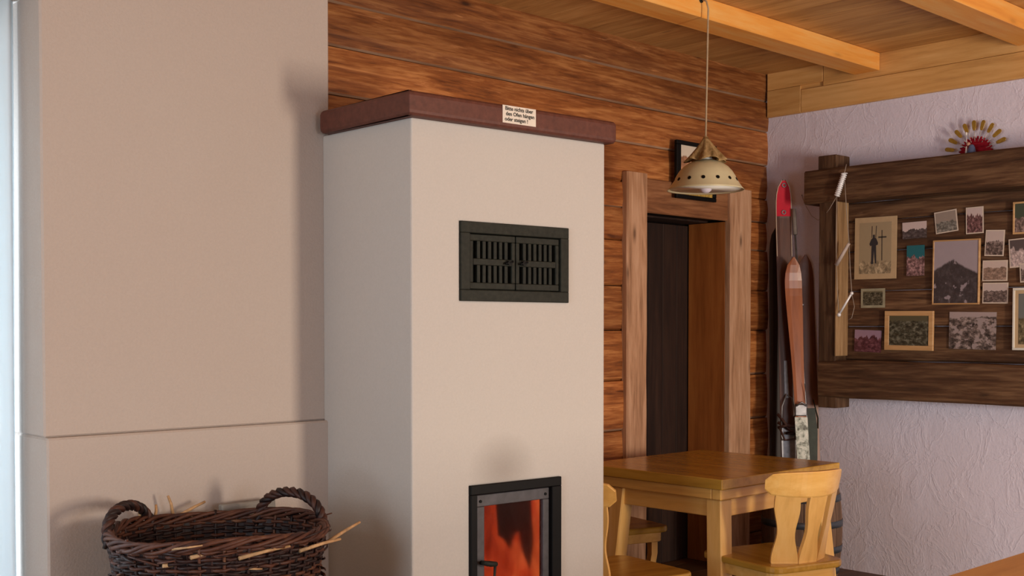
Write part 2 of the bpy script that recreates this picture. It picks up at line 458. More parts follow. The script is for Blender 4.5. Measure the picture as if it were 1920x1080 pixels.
# ---------------------------------------------------------------- tiled-stove block with stone mantel
s0 = (_F + _R*((771-960)/F_PX) + _U*((CY-220)/F_PX))*3.72 + _O     # upper near corner
ZS = s0.z
pa = Vector((s0.x, s0.y)); pb = at(2, 1134, 270, ZS); pc = at(2, 606, 255, ZS)
sa = (pa.x, pa.y); sb = (pb.x, pb.y); slope = (sb[1]-sa[1])/(sb[0]-sa[0])
def yface(x): return sa[1] + (x-sa[0])*slope
SB = 3.62   # back of the body (right of the chimney breast)
st = thing('masonry_stove', 'tall cream rendered wood stove block with reddish stone mantel', 'stove', ((sa[0]+sb[0])/2, 3.3, 0))
gx0, gx1, gz0, gz1 = at(1, 863, 415, yface(2.55)).x, at(1, 1063, 430, yface(3.0)).x, at(1, 960, 565, yface(2.75)).z, at(1, 960, 422, yface(2.75)).z
fx0, fx1 = at(1, 882, 1000, yface(2.6)).x, at(1, 1049, 1000, yface(3.0)).x
fz1 = at(1, 965, 903, yface(2.8)).z; fz0 = fz1 - .50
def fpt(x, z, out=0.0):   # a point on the front face, out = distance in front of it
    n = Vector((slope, -1, 0)).normalized()
    return Vector((x, yface(x), z)) + n*out
b = MB()
# front with the two openings, as slabs
def front_slab(x0, x1, z0, z1, dep=.12):
    n = Vector((slope, -1, 0)).normalized()*-dep
    P = [fpt(x0, z0), fpt(x1, z0), fpt(x1, z0)+n, fpt(x0, z0)+n, fpt(x0, z1), fpt(x1, z1), fpt(x1, z1)+n, fpt(x0, z1)+n]
    b.hexa(P)
xs = sorted({sa[0], gx0, gx1, fx0, fx1, sb[0]})
def hole(xm, zm): return (gx0 < xm < gx1 and gz0 < zm < gz1) or (fx0 < xm < fx1 and fz0 < zm < fz1)
zs = sorted({0, fz0, fz1, gz0, gz1, ZS+.001})
b2 = MB()
# one welded shell: grid front face + sides + back + top
V = {}
def v(x, z):
    k = (round(x, 4), round(z, 4))
    if k not in V: V[k] = b2.bm.verts.new(fpt(x, z))
    return V[k]
fs = []
for i in range(len(xs)-1):
    for j in range(len(zs)-1):
        if not hole((xs[i]+xs[i+1])/2, (zs[j]+zs[j+1])/2):
            fs.append(b2.bm.faces.new((v(xs[i], zs[j]), v(xs[i+1], zs[j]), v(xs[i+1], zs[j+1]), v(xs[i], zs[j+1]))))
nin = Vector((-slope, 1, 0)).normalized()
for (a0, a1, c0, c1) in ((gx0, gx1, gz0, gz1), (fx0, fx1, fz0, fz1)):   # reveals of the openings
    xa = [x for x in xs if a0-1e-6 <= x <= a1+1e-6]; za = [z for z in zs if c0-1e-6 <= z <= c1+1e-6]
    loop = [v(x, c0) for x in xa] + [v(a1, z) for z in za[1:]] + [v(x, c1) for x in xa[::-1][1:]] + [v(a0, z) for z in za[::-1][1:-1]]
    dep = .06 if c0 > 1 else .10
    inn = [b2.bm.verts.new(q.co + nin*dep) for q in loop]
    for k in range(len(loop)): fs.append(b2.bm.faces.new((loop[k], loop[(k+1)%len(loop)], inn[(k+1)%len(loop)], inn[k])))
bl0, bl1 = b2.bm.verts.new((pc.x, YC-.001, 0)), b2.bm.verts.new((pc.x, YC-.001, ZS+.001))
br0, br1 = b2.bm.verts.new((sb[0], YW-.02, 0)), b2.bm.verts.new((sb[0], YW-.02, ZS+.001))
L = [v(sa[0], z) for z in zs]; R_ = [v(sb[0], z) for z in zs]
fs.append(b2.bm.faces.new(L + [bl1, bl0])); fs.append(b2.bm.faces.new(R_ + [br1, br0]))
fs.append(b2.bm.faces.new([v(x, ZS+.001) for x in xs] + [br1, bl1]))
fs.append(b2.bm.faces.new((bl0, bl1, br1, br0)))
b2._tag(fs)
body = obj('stove_body', b2, M['stove'], st)
_so = at(1, 945, 880, yface(2.75)) - WORLD[st.name]      # soot smudge above the fire door
SOOT_MAP.inputs['Scale'].default_value = (6.5, .5, 7.5); SOOT_MAP.inputs['Location'].default_value = (-_so.x*6.5, 0, -_so.z*7.5)
bv = body.modifiers.new('bevel', 'BEVEL'); bv.width = .006; bv.segments = 2; bv.limit_method = 'ANGLE'; bv.angle_limit = math.radians(60)

# mantel: L-shaped slab with rounded edges following the two visible faces
e = .036; ztop = at(1, 771, 167, sa[1]-e).z
def slab(bb, poly, z0, z1, r, corner_r):
    n = len(poly); P = [Vector(p) for p in poly]; pts = []
    for i, p in enumerate(P):
        rr = corner_r[i]
        if rr <= 0: pts.append(p); continue
        a = (P[i-1]-p).normalized(); c = (P[(i+1)%n]-p).normalized()
        for k in range(6):
            tt = k/5; q0 = p + a*rr; q1 = p + c*rr
            pts.append(q0*(1-tt)**2 + p*2*tt*(1-tt) + q1*tt**2)
    bb.prism([(q.x, q.y, z0) for q in pts], (0, 0, z1-z0), r, seg=3)
mr = at(1, 1161, 250, yface(3.2)-e).x
b = MB()
slab(b, [(sa[0]-e, sa[1]-e-.001), (mr, yface(mr)-e), (mr, YW-.03), (sb[0]-.1, YW-.03), (XE+.03, YW-.03), (XE+.03, YC-.025), (pc.x-e, YC-.024)],
     ZS, ztop, .017, [.004, .034, 0, 0, 0, 0, .02])
obj('mantel', b, M['mantel'], st, label='reddish brown stone mantel slab round the stove top')

# warm-air grate with two little slatted doors
gr = MB(); dz = .0
def fbox(bb, x0, x1, z0, z1, o0, o1, bev=.002, mi=0):
    P = [fpt(x0, z0, o1), fpt(x1, z0, o1), fpt(x1, z0, o0), fpt(x0, z0, o0), fpt(x0, z1, o1), fpt(x1, z1, o1), fpt(x1, z1, o0), fpt(x0, z1, o0)]
    bb.hexa(P, bev, mi)
s = .036
fbox(gr, gx0-.002, gx1+.002, gz0-.002, gz0+s, -.03, .010); fbox(gr, gx0-.002, gx1+.002, gz1-s, gz1+.002, -.03, .010)
fbox(gr, gx0-.002, gx0+s, gz0+s, gz1-s, -.03, .010); fbox(gr, gx1-s, gx1+.002, gz0+s, gz1-s, -.03, .010)
fbox(gr, gx0+s, gx1-s, gz0+s, gz1-s, -.045, -.04)
gf = obj('grate_frame', gr, M['iron'], st, label='black cast iron warm-air grate frame')
gm = (gx0+gx1)/2
for side in (0, 1):
    a0, a1 = (gx0+s+.003, gm-.002) if side == 0 else (gm+.002, gx1-s-.003)
    c0, c1 = gz0+s+.003, gz1-s-.003; cm = (c0+c1)/2
    g = MB(); o0, o1 = -.02, .002
    fbox(g, a0, a1, c0, c0+.022, o0, o1); fbox(g, a0, a1, c1-.022, c1, o0, o1)
    fbox(g, a0, a0+.015, c0+.022, c1-.022, o0, o1); fbox(g, a1-.015, a1, c0+.022, c1-.022, o0, o1)
    fbox(g, a0+.015, a1-.015, cm-.011, cm+.011, o0, o1)
    n = 7; W = a1-a0-.03
    for k in range(1, n+0):
        xx = a0+.015 + W*k/n
        fbox(g, xx-.0065, xx+.0065, c0+.022, cm-.011, o0, o1-.001, .001); fbox(g, xx-.0065, xx+.0065, cm+.011, c1-.022, o0, o1-.001, .001)
    dr = obj('grate_door', g, M['iron'], st)
    k_ = MB(); xk = gm-.035 if side == 0 else gm+.03
    k_.tube([fpt(xk, cm, 0), fpt(xk, cm, .016)], [.006, .009], 8)
    k_.tube([fpt(xk-.018, cm-.004, .012), fpt(xk+.014, cm+.005, .014)], .004, 6)
    obj('latch', k_, M['black'], dr)

# firebox, fire and glazed fire door
fm = (fx0+fx1)/2
q = MB(); s = .030
fbox(q, fx0-.003, fx1+.003, fz1-s, fz1+.002, -.05, .012); fbox(q, fx0-.003, fx1+.003, fz0-.002, fz0+s, -.05, .012)
fbox(q, fx0-.003, fx0+s*.8, fz0+s, fz1-s, -.05, .012); fbox(q, fx1-s*1.35, fx1+.003, fz0+s, fz1-s, -.05, .012)
obj('fire_door_frame', q, M['black'], st)
dx0, dx1, dz0, dz1 = fx0+s*.8+.004, fx1-s*1.35-.004, fz0+s+.004, fz1-s-.004
q = MB(); t_ = .040
fbox(q, dx0, dx1, dz1-t_, dz1, -.025, -.002); fbox(q, dx0, dx1, dz0, dz0+t_, -.025, -.002)
fbox(q, dx0, dx0+t_*.9, dz0+t_, dz1-t_, -.025, -.002); fbox(q, dx1-t_*.7, dx1, dz0+t_, dz1-t_, -.025, -.002)
for (cx, cz) in ((dx0+.018, dz1-.022), (dx1-.018, dz1-.022), (dx0+.018, dz0+.022), (dx1-.018, dz0+.022)):
    q.tube([fpt(cx, cz, -.006), fpt(cx, cz, .002)], [.006, .005], 8, mi=1)
fd = obj('fire_door', q, [M['iron_grey'], M['black']], st, label='grey steel fire door with soot-stained glass')
t = NT('sooty_glass')
so = t.noise(t.mapping((5, 5, 2.2)), 1.6, 4, .6, .6)
t.b.inputs['Transmission Weight'].default_value = 1.0; t.b.inputs['IOR'].default_value = 1.2
t.col(t.ramp(so, [(.35, (.55,.42,.36)), (.6, (.95,.86,.8))])); M['glass'] = t.set(.28, 0, .5)
q = MB(); fbox(q, dx0+t_*.85, dx1-t_*.65, dz0+t_*.95, dz1-t_*.95, -.018, -.013, 0)
obj('glass_pane', q, M['glass'], fd)
q = MB(); hx, hz = dx0+.022, at(1, 908, 1055, yface(2.7)).z
q.tube([fpt(hx, hz, 0), fpt(hx, hz, .035)], .008, 8); q.tube([fpt(hx-.02, hz+.008, .035), fpt(hx+.01, hz, .038), fpt(hx+.035, hz-.004, .036)], [.007, .010, .008], 8)
q.tube([fpt(hx+.03, hz-.004, .036), fpt(hx+.028, hz-.05, .034), fpt(hx+.016, hz-.09, .03)], [.005, .004, .004], 8)
obj('handle', q, M['iron'], fd, label='black spring handle')
q = MB(); dep = .36
def fire_in(x, z, d): return fpt(x, z, -d)
def sl(x0, x1, z0, z1, d0, d1): fbox(q, x0, x1, z0, z1, -d1, -d0, 0)
sl(fx0-.02, fx1+.02, fz0-.03, fz0, .05, dep); sl(fx0-.02, fx1+.02, fz1, fz1+.03, .05, dep)
sl(fx0-.03, fx0, fz0-.03, fz1+.03, .05, dep); sl(fx1, fx1+.03, fz0-.03, fz1+.03, .05, dep); sl(fx0-.03, fx1+.03, fz0-.03, fz1+.03, dep, dep+.03)
M['brick'] = plain('firebox_clay', (.10, .035, .02), .9, 0, .1, .4, 20, .4)
obj('firebox', q, M['brick'], st)
t = NT('flame'); fn = t.noise(t.mapping((9, 9, 3.5)), 1.0, 4, .6, 1.2)
ec = t.ramp(fn, [(.3, (.12,.005,.002)), (.5, (.52,.045,.010)), (.72, (.75,.14,.035))])
t.link(ec, t.b.inputs['Emission Color']); t.b.inputs['Emission Strength'].default_value = .75; t.col((.1,.01,.0))
M['flame'] = t.set(1, 0, 0)
q = MB(); rf = random.Random(5)
for (ux, h, rr, dd) in ((.10, .60, .055, .12), (.27, .60, .055, .15), (.40, .60, .045, .13), (.96, .60, .022, .08), (.12, .50, .05, .13), (.24, .50, .055, .16), (.36, .46, .05, .13), (.47, .50, .035, .18), (.93, .50, .020, .10), (.58, .24, .05, .14), (.72, .20, .05, .16), (.84, .24, .03, .15), (.30, .50, .08, .27), (.12, .50, .07, .27)):
    x = fx0 + (fx1-fx0)*ux; pts = []; rad = []
    ph = rf.random()*6
    for k in range(14):
        tt = k/13; pts.append(fire_in(x + .018*math.sin(ph+tt*6), fz0+.05+min(h, fz1-fz0-.07)*tt, dd + .015*math.cos(ph+tt*5)))
        rad.append(rr*(1.0*math.sin(math.pi*min(1, .22+.78*tt))**.8 + .02) if h < .6 else rr*(.9+.12*math.sin(tt*9+ph)))
    q.tube(pts, rad, 10)
obj('fire', q, M['flame'], label='orange log fire burning behind the stove glass', cat='fire')
M['bark'] = plain('charred_wood', (.05, .03, .02), .9, 0, .1, .5, 30, .5)
lgl = ['lower charred log under the flames behind the fire glass', 'upper charred log leaning in the flames behind the fire glass']
for k, (xa, za, xb, zb, dd) in enumerate(((.1, .05, .9, .05, .20), (.15, .13, .85, .16, .25))):
    q = MB(); q.tube([fire_in(fx0+(fx1-fx0)*xa, fz0+za, dd), fire_in(fx0+(fx1-fx0)*(xa+xb)/2, fz0+(za+zb)/2+.004, dd+.01), fire_in(fx0+(fx1-fx0)*xb, fz0+zb, dd+.01)], [.045, .05, .042], 12)
    obj('firewood_log', q, M['bark'], label=lgl[k], cat='log')

# paper note on the mantel
def text_mesh(s, size, origin, ux, uz, mat_i, mb):
    cu = bpy.data.curves.new('t', 'FONT'); cu.body = s; cu.size = size; cu.extrude = .0; cu.resolution_u = 3; cu.offset = size*.022
    o = bpy.data.objects.new('t', cu); C.objects.link(o)
    me = o.to_mesh(); vs = [mb.bm.verts.new(origin + ux*q.co.x + uz*q.co.y) for q in me.vertices]
    fs = []
    for p in me.polygons:
        try: fs.append(mb.bm.faces.new([vs[i] for i in p.vertices]))
        except ValueError: pass
    wdt = max((q.co.x for q in me.vertices), default=0)
    o.to_mesh_clear(); bpy.data.objects.remove(o); bpy.data.curves.remove(cu)
    mb._tag(fs, mat_i); return wdt
M['paper'] = plain('cream_paper', (0.663,0.595,0.510), .8, 0, .2, .04)
M['ink'] = plain('black_ink', (.03,.03,.028), .8, 0, .1)
nt = MB()
ny = yface(2.75)-e
na, nb = at(1, 945, 196, ny), at(1, 1003, 237, ny)
nx0, nx1, nz0, nz1 = na.x, nb.x, (at(1, 945, 231, ny).z+nb.z)/2, na.z
ez = e + .0012
fbox(nt, nx0, nx1, nz0, nz1, ez, ez+.0015, 0)
note = obj('paper_note', nt, M['paper'], label='small handwritten paper note stuck on the stove mantel', cat='note')
tx = MB(); ux = Vector((1, slope, 0)).normalized(); wv = (nx1-nx0)
for k, (sx_, line) in enumerate(((.07, 'Bitte nichts über'), (.09, 'den Ofen hängen'), (.06, 'oder steigen !'))):
    text_mesh(line, wv*.125, fpt(nx0+wv*sx_, nz1-(nz1-nz0)*(.27+.30*k), ez+.0022), ux, Vector((0,0,1)), 0, tx)
o_ = obj('handwriting', tx, M['ink'], note, label='black handwriting')

# ---------------------------------------------------------------- curtain in the window reveal
t = NT('sheer_white_curtain'); t.col((.80,.85,.86)); t.b.inputs['Subsurface Weight'].default_value = 0
tr = t.n.new('ShaderNodeBsdfTranslucent'); tr.inputs[0].default_value = (.85,.90,.92,1)
mx = t.n.new('ShaderNodeMixShader'); mx.inputs[0].default_value = .30
t.link(t.b.outputs[0], mx.inputs[1]); t.link(tr.outputs[0], mx.inputs[2]); t.link(mx.outputs[0], t.n['Material Output'].inputs[0])
M['curtain'] = t.set(.8, 0, .1)
b = MB(); rows = []
for i in range(13):
    z = .03 + 2.43*i/12; row = []
    for k in range(90):
        u = k/89; am = .030*(1-.25*i/12)
        row.append((.80 + (XL-.012-.80)*u, 3.615 + am*math.sin(u*38 + .5*math.sin(i*.4)) + .010*math.sin(u*83+1), z))
    rows.append(row)
b.strip(rows)
o_ = obj('curtain', b, M['curtain'], label='white sheer curtain hanging in folds at the left edge', cat='curtain')
so_ = o_.modifiers.new('thick', 'SOLIDIFY'); so_.thickness = .0015
b = MB(); b.tube([(-.04, 3.615, 2.46), (XL-.002, 3.615, 2.46)], .010, 10)
obj('curtain_rod', b, M['white'], label='white curtain rod across the window reveal', cat='curtain rod')

# ---------------------------------------------------------------- wicker log basket on its bench
rl_, rr_ = at(1, 214, 985, 3.06), at(1, 585, 965, 3.06)
BC = Vector(((rl_.x+rr_.x)/2, 3.06, 0)); BR = (rr_.x-rl_.x)/2*.97; BZ = (rl_.z+rr_.z)/2 - .028; BH = .46
bk = MB()
bench_z = BZ-BH
bn = thing('wood_bench', 'low wooden bench under the wicker basket by the cream wall', 'bench', (BC.x, 3.08, 0))
bb = MB(); bb.box((BC.x-.5, 2.83, bench_z-.04), (BC.x+.34, 3.38, bench_z), .006); obj('seat', bb, M['bench_x'], bn)
for sx in (-.46, .27):
    for yy in (2.86, 3.30):
        bb = MB(); bb.box((BC.x+sx, yy, 0), (BC.x+sx+.055, yy+.055, bench_z-.04), .004); obj('leg', bb, M['pine_z'], bn)
t = NT('dark_willow'); nn = t.noise(t.mapping((30, 30, 30)), 1.0, 3, .6); rn = t.attr()
t.col(t.ramp(t.math('ADD', t.math('MULTIPLY', nn, .5), t.math('MULTIPLY', rn, .5)), [(.25, (.008,.003,.003)), (.50, (.032,.010,.007)), (.72, (.085,.028,.014)), (.9, (.22,.10,.04))]))
M['willow'] = t.set(.55, 0, .35)
M['straw'] = plain('pale_willow_twig', (.42, .25, .12), .6, 0, .3, .35, 40)
basket = thing('wicker_basket', 'dark brown wicker basket with two arched handles by the cream wall', 'basket', (BC.x, BC.y, bench_z))
def rprof(t): return BR*(.70+.30*t**.75)
def bpt(a, t, off=0.0):
    r = rprof(t) + off
    return Vector((BC.x + r*math.cos(a), BC.y + r*.92*math.sin(a), bench_z + t*(BH) ))
NS = 58; nrow = 44; wv_ = MB(); rb = random.Random(2)
for j in range(nrow):
    tz = .02 + .95*j/(nrow-1); pts = []
    n = NS*2
    jit = rb.uniform(-.002, .002)
    for k in range(n):
        a = 2*math.pi*k/n
        off = .006*(1 if ((k//2 + j) % 2) else -1) + rb.uniform(-.0015, .0015) + jit
        p = bpt(a, tz, off); p.z += rb.uniform(-.002, .002); pts.append(p)
    wv_.tube(pts, .0056, 5, closed=True)
# floor of the basket and liner so no light leaks
wv_.lathe([(.001, .012), (rprof(0)*.97, .012)], (BC.x, BC.y, bench_z), 40, sy=.92)
wv_.strip([[bpt(2*math.pi*k/60, tt, -.001) for k in range(60)] for tt in (.0, .33, .66, .97)], closed_rows=True)
obj('woven_side', wv_, M['willow'], basket)
stk = MB()
for k in range(NS):
    a = 2*math.pi*(k+.5)/NS
    stk.tube([bpt(a, t_, .003*(1 if k % 2 else -1)) for t_ in (.01, .25, .5, .75, .97, 1.0 + .03*(k % 5 == 0))], .0048, 5)
obj('stake', stk, M['willow'], basket, kind='stuff')
rm = MB()
for q_ in range(5):
    pts = []
    for k in range(110):
        a = 2*math.pi*k/110; tw = a*7 + q_*1.2566 + .9*noise.noise(Vector((math.cos(a)*2, math.sin(a)*2, q_)))
        p = bpt(a, 1.0, 0); p += Vector((math.cos(a), math.sin(a), 0))*.011*math.cos(tw) + Vector((0,0,1))*(.012*math.sin(tw) + .007*math.sin(a*3+1)); pts.append(p)
    rm.tube(pts, .0062, 6, closed=True)
obj('rim', rm, M['willow'], basket)
def handle(a0, da, h, lean):
    hm = MB(); A_, B_ = bpt(a0-da, .97, .004), bpt(a0+da, .97, .004); ow = Vector((math.cos(a0), math.sin(a0), 0))
    for q_ in range(3):
        pts = []
        for k in range(52):
            s_ = k/51; a = math.pi*s_; tw = s_*30 + q_*2.094
            c = A_.lerp(B_, .5-.5*math.cos(a)) + Vector((0, 0, h*math.sin(a)**.75 - .02)) + ow*lean*math.sin(a)
            tn = (B_-A_).normalized(); rad_ = (tn*-math.cos(a) + Vector((0,0,1))*math.sin(a))
            c += rad_*.0085*math.cos(tw) + ow*.0085*math.sin(tw); pts.append(c)
        hm.tube(pts, .0088, 6)
    return hm
obj('handle', handle(math.radians(130), .46, .098, .02), M['willow'], basket)
obj('handle', handle(math.radians(10), .52, .112, .010), M['willow'], basket)
tw = MB(); rt = random.Random(9)
for k in range(120):      # loose broken twig ends sticking out of the weave
    a = rt.uniform(0, 2*math.pi); tt = rt.uniform(.55, 1.0); p = bpt(a, tt, .012)
    tang = Vector((-math.sin(a), math.cos(a)*.92, 0)); o_ = Vector((math.cos(a), math.sin(a), 0))
    d = (tang*rt.choice((-1, 1)) + Vector((0,0,rt.uniform(-.15,.3))) + o_*rt.uniform(.05,.3)).normalized()
    L_ = rt.uniform(.03, .10)
    tw.tube([p, p + d*L_*.5 + o_*.004, p + d*L_], [.0036, .003, .002], 5, mi=rt.choice((0,0,0,0,1)))
for (a, zz, dx, dz_, L_) in ((1.9, 1.0, -.3, 1, .06), (1.55, 1.0, -.25, 1, .07), (1.5, 1.0, .9, .35, .10), (1.75, .99, .1, .9, .05), (4.4, .93, 1, .08, .16), (4.0, .95, 1, .05, .18), (5.0, .92, 1, .12, .14), (5.6, .90, .9, .35, .13), (3.75, .9, .9, -.1, .1)):
    p = bpt(a, zz, .016); d = Vector((dx, 0, dz_)).normalized()
    tw.tube([p, p+d*L_*.55+Vector((0,-.006,.004)), p+d*L_], [.006, .005, .004], 6, mi=1)
obj('loose_twig', tw, [M['willow'], M['straw']], basket, label='pale broken twigs sticking out', kind='stuff')

b = MB(); M['greywood'] = wood('grey_split_wood', (.10,.09,.08), (.19,.175,.155), (.27,.25,.22), 'X', .8, 1, .0, .2, .4)
ga, gb = at(1, 412, 946, 3.36), at(1, 512, 934, 3.36)
b.hexa([(ga.x, 3.28, ga.z-.40), (gb.x, 3.28, gb.z-.40), (gb.x, 3.31, gb.z-.40), (ga.x, 3.31, ga.z-.40), (ga.x, 3.345, ga.z), (gb.x, 3.345, gb.z), (gb.x, 3.372, gb.z), (ga.x, 3.372, ga.z)], .004)
obj('firewood_board', b, M['greywood'], label='grey split board sticking up behind the back rim of the basket', cat='board')

# ---------------------------------------------------------------- pendant lamp
LX, LY = 4.440, 3.300
hookx = at(1, 1319, 3, 3.37).x
LX = at(1, 1323, 330, 3.33).x; LY = 3.33
zr = at(1, 1323, 357, LY).z; ztop_l = at(1, 1323, 255, LY).z
lamp = thing('pendant_lamp', 'cream enamel dome pendant lamp with cloth cap hanging over the table', 'lamp', (LX, LY, zr))
Rl = (at(1, 1384, 355, LY).x-at(1, 1264, 355, LY).x)/2*.735
M['enamel'] = plain('cream_enamel', (0.594,0.535,0.340), .35, 0, .5, .10, 6)
M['enamel_in'] = plain('white_enamel', (.80,.79,.72), .35, 0, .5, .03)
prof = [(.036, .140), (.050, .134), (.070, .124), (.090, .108), (.106, .088), (.118, .066), (.127, .045), (.136, .028), (.147, .010), (.155, .000)]
sc_l = Rl/.155
prof = [(r*sc_l, z) for r, z in prof]
b = MB(); b.lathe(prof + [(prof[-1][0]-.003, .001)] + [(max(.001, r-.004), z-.003) for r, z in prof[::-1][1:]], (LX, LY, zr), 48)
for f in b.bm.faces:
    c_ = f.calc_center_median(); f.material_index = 0
obj('lamp_shade', b, [M['enamel']], lamp)
shade = [o for o in C.objects if o.name.startswith('lamp_shade')][0]
b = MB(); b.lathe([(max(.001, r-.0048), z-.0042) for r, z in prof[:-1]], (LX, LY, zr), 48)
obj('inner_enamel', b, M['enamel_in'], shade, label='white inside of the shade')
b = MB()
for k in range(14):
    a = 2*math.pi*(k+.3)/14; r_ = .1275*sc_l; zz = .044
    n_ = Vector((math.cos(a)*.9, math.sin(a)*.9, .38)).normalized()
    p = Vector((LX+r_*math.cos(a), LY+r_*math.sin(a), zr+zz))
    b.tube([p-n_*.002, p+n_*.0022], .0088, 10)
obj('vent_hole', b, M['black'], shade, kind='stuff')
b = MB(); b.lathe([(.001, .165), (.022, .163), (.030, .150), (.038, .128), (.030, .120)], (LX, LY, zr), 24)
obj('lamp_neck', b, M['enamel_in'], lamp, label='white glass neck')
t = NT('ochre_lamp_cloth'); nv = t.noise(t.mapping((60, 60, 8)), 1.0, 3, .6)
t.col(t.ramp(nv, [(.3, (.16,.095,.03)), (.7, (.42,.28,.13))])); t.bump(nv, .4, .004); M['cloth'] = t.set(.9, 0, .1)
b = MB(); rows = []
hcap = ztop_l - zr
for i in range(10):
    tt = i/9; z = zr + hcap*.97 - (hcap*.97-.138)*tt; rr = (.010 + .068*tt**1.1)*sc_l
    rows.append([(LX + rr*(1+.16*tt*math.sin(a*9)) * math.cos(a), LY + rr*(1+.16*tt*math.sin(a*9))*math.sin(a), z + (.008*math.sin(a*5)*tt)) for a in [2*math.pi*k/60 for k in range(60)]])
b.strip(rows, closed_rows=True)
cp = obj('cloth_cap', b, M['cloth'], lamp, label='gathered ochre cloth cap'); cp.modifiers.new('s', 'SOLIDIFY').thickness = .0025
b = MB(); b.tube([(LX, LY, zr+hcap*.93), (LX, LY, zr+hcap*.99)], [.013, .010], 10); obj('tie', b, M['cloth'], cp)
t = NT('pale_bulb'); t.col((.62,.58,.66)); M['bulb'] = t.set(.15, 0, .5)
b = MB(); b.lathe([(.012, .10), (.013, .07), (.026, .045), (.032, .020), (.027, -.002), (.014, -.012), (.001, -.014)], (LX, LY, zr), 20); obj('bulb', b, M['bulb'], lamp)
M['cord'] = plain('tan_fabric_cord', (.42,.31,.19), .8, 0, .2)
b = MB(); b.tube([(LX, LY, zr+hcap*.98), (hookx, LY+.012, 2.90), (hookx-.002, 3.352, 2.935), (hookx-.002, 3.372, 2.945)], .0042, 8); obj('cord', b, M['cord'], lamp)
b = MB(); b.tube([(hookx-.002, 3.383, 2.945), (hookx-.002, 3.360, 2.945), (hookx-.002, 3.352, 2.953)], .004, 8); b.tube([(hookx-.002, 3.3835, 2.945), (hookx-.002, 3.378, 2.945)], .012, 12); obj('hook', b, M['iron'], lamp)

# ---------------------------------------------------------------- framed picture over the door
def pic_mat(name, sky, land, ridge=.5, amp=.25, f=3., speck=.5, seed=0., top=None, axes='yz', peak=0., blot=0.):
    t = NT(name); sx = t.n.new('ShaderNodeSeparateXYZ'); t.link(t.tc.outputs['Generated'], sx.inputs[0])
    u = t.math('SUBTRACT', 1, sx.outputs[1]) if axes == 'yz' else sx.outputs[0]; vv = sx.outputs[2]
    cm = t.n.new('ShaderNodeCombineXYZ'); t.link(u, cm.inputs[0]); cm.inputs[1].default_value = seed
    n1 = t.noise(cm.outputs[0], f, 4, .6)
    line = t.math('MULTIPLY_ADD', t.math('SUBTRACT', n1, .5), amp*3.2, ridge)
    if peak: line = t.math('ADD', line, t.math('MULTIPLY', t.math('SUBTRACT', .5, t.math('ABSOLUTE', t.math('SUBTRACT', u, .42))), peak))
    cm2 = t.n.new('ShaderNodeCombineXYZ'); t.link(u, cm2.inputs[0]); t.link(vv, cm2.inputs[1]); cm2.inputs[2].default_value = seed
    n2 = t.noise(cm2.outputs[0], 7, 6, .72, .2)
    landc = t.ramp(n2, [(.38, tuple(x*(1-.8*min(1, speck)) for x in land)), (.5, land), (.62, tuple(min(1, x*(1+1.5*speck)+.06*speck) for x in land))])
    skyc = t.mix(t.math('MULTIPLY', n2, .35), sky, tuple(x*.6 for x in sky))
    d = t.math('MULTIPLY', t.math('SUBTRACT', vv, line), 30)
    t.n[-1] if False else None
    if blot:
        n5 = t.noise(cm2.outputs[0], 6.5, 2, .5, 0); landc = t.mix(t.ramp(n5, [(.66-.1*blot, (0,0,0)), (.70-.1*blot, (1,1,1))]), landc, tuple(x*.8 for x in sky))
    cl = t.n.new('ShaderNodeClamp'); t.link(d, cl.inputs[0])
    c = t.mix(cl.outputs[0], landc, skyc)
    if top:
        cl2 = t.n.new('ShaderNodeClamp'); t.link(t.math('MULTIPLY', t.math('SUBTRACT', vv, t.math('SUBTRACT', 1.25, t.math('MULTIPLY', u, .3))), 20), cl2.inputs[0])
        c = t.mix(cl2.outputs[0], c, top)
    t.col(c); return t.set(.35, 0, .5)
yfp = YP - .004
fa, fb_, fc = at(1, 1264, 262, yfp), at(1, 1338, 380, yfp), at(1, 1264, 372, yfp)
X_0, X_1, Z_0, Z_1 = fa.x, fb_.x, fb_.z, fa.z
pf = thing('picture_frame', 'black framed picture on the log wall behind the pendant lamp', 'picture', ((X_0+X_1)/2, yfp, Z_0))
b = MB(); s = .038
b.box((X_0, yfp-.022, Z_0), (X_1, yfp, Z_0+s*.6), .003); b.box((X_0, yfp-.022, Z_1-s*.6), (X_1, yfp, Z_1), .003)
b.box((X_0, yfp-.022, Z_0+s*.6), (X_0+s, yfp, Z_1-s*.6), .003); b.box((X_1-s*.7, yfp-.022, Z_0+s*.6), (X_1, yfp, Z_1-s*.6), .003)
obj('frame', b, M['black'], pf)
b = MB(); b.box((X_0+s*.9, yfp-.010, Z_0+s*.5), (X_1-s*.6, yfp-.004, Z_1-s*.5))
m_ = pic_mat('alpine_print', (.72,.64,.52), (.42,.20,.10), .74, .22, 2.2, .5, 1.2, axes='xz')
obj('picture', b, m_, pf)
b = MB(); b.box((X_0+s, yfp-.0115, Z_0+s*.6), (X_1-s*.7, yfp-.0101, Z_0+s*.6+.045))
obj('ochre_strip', b, plain('ochre_print', (.45,.30,.07), .5, 0, .3, .5, 60), pf)

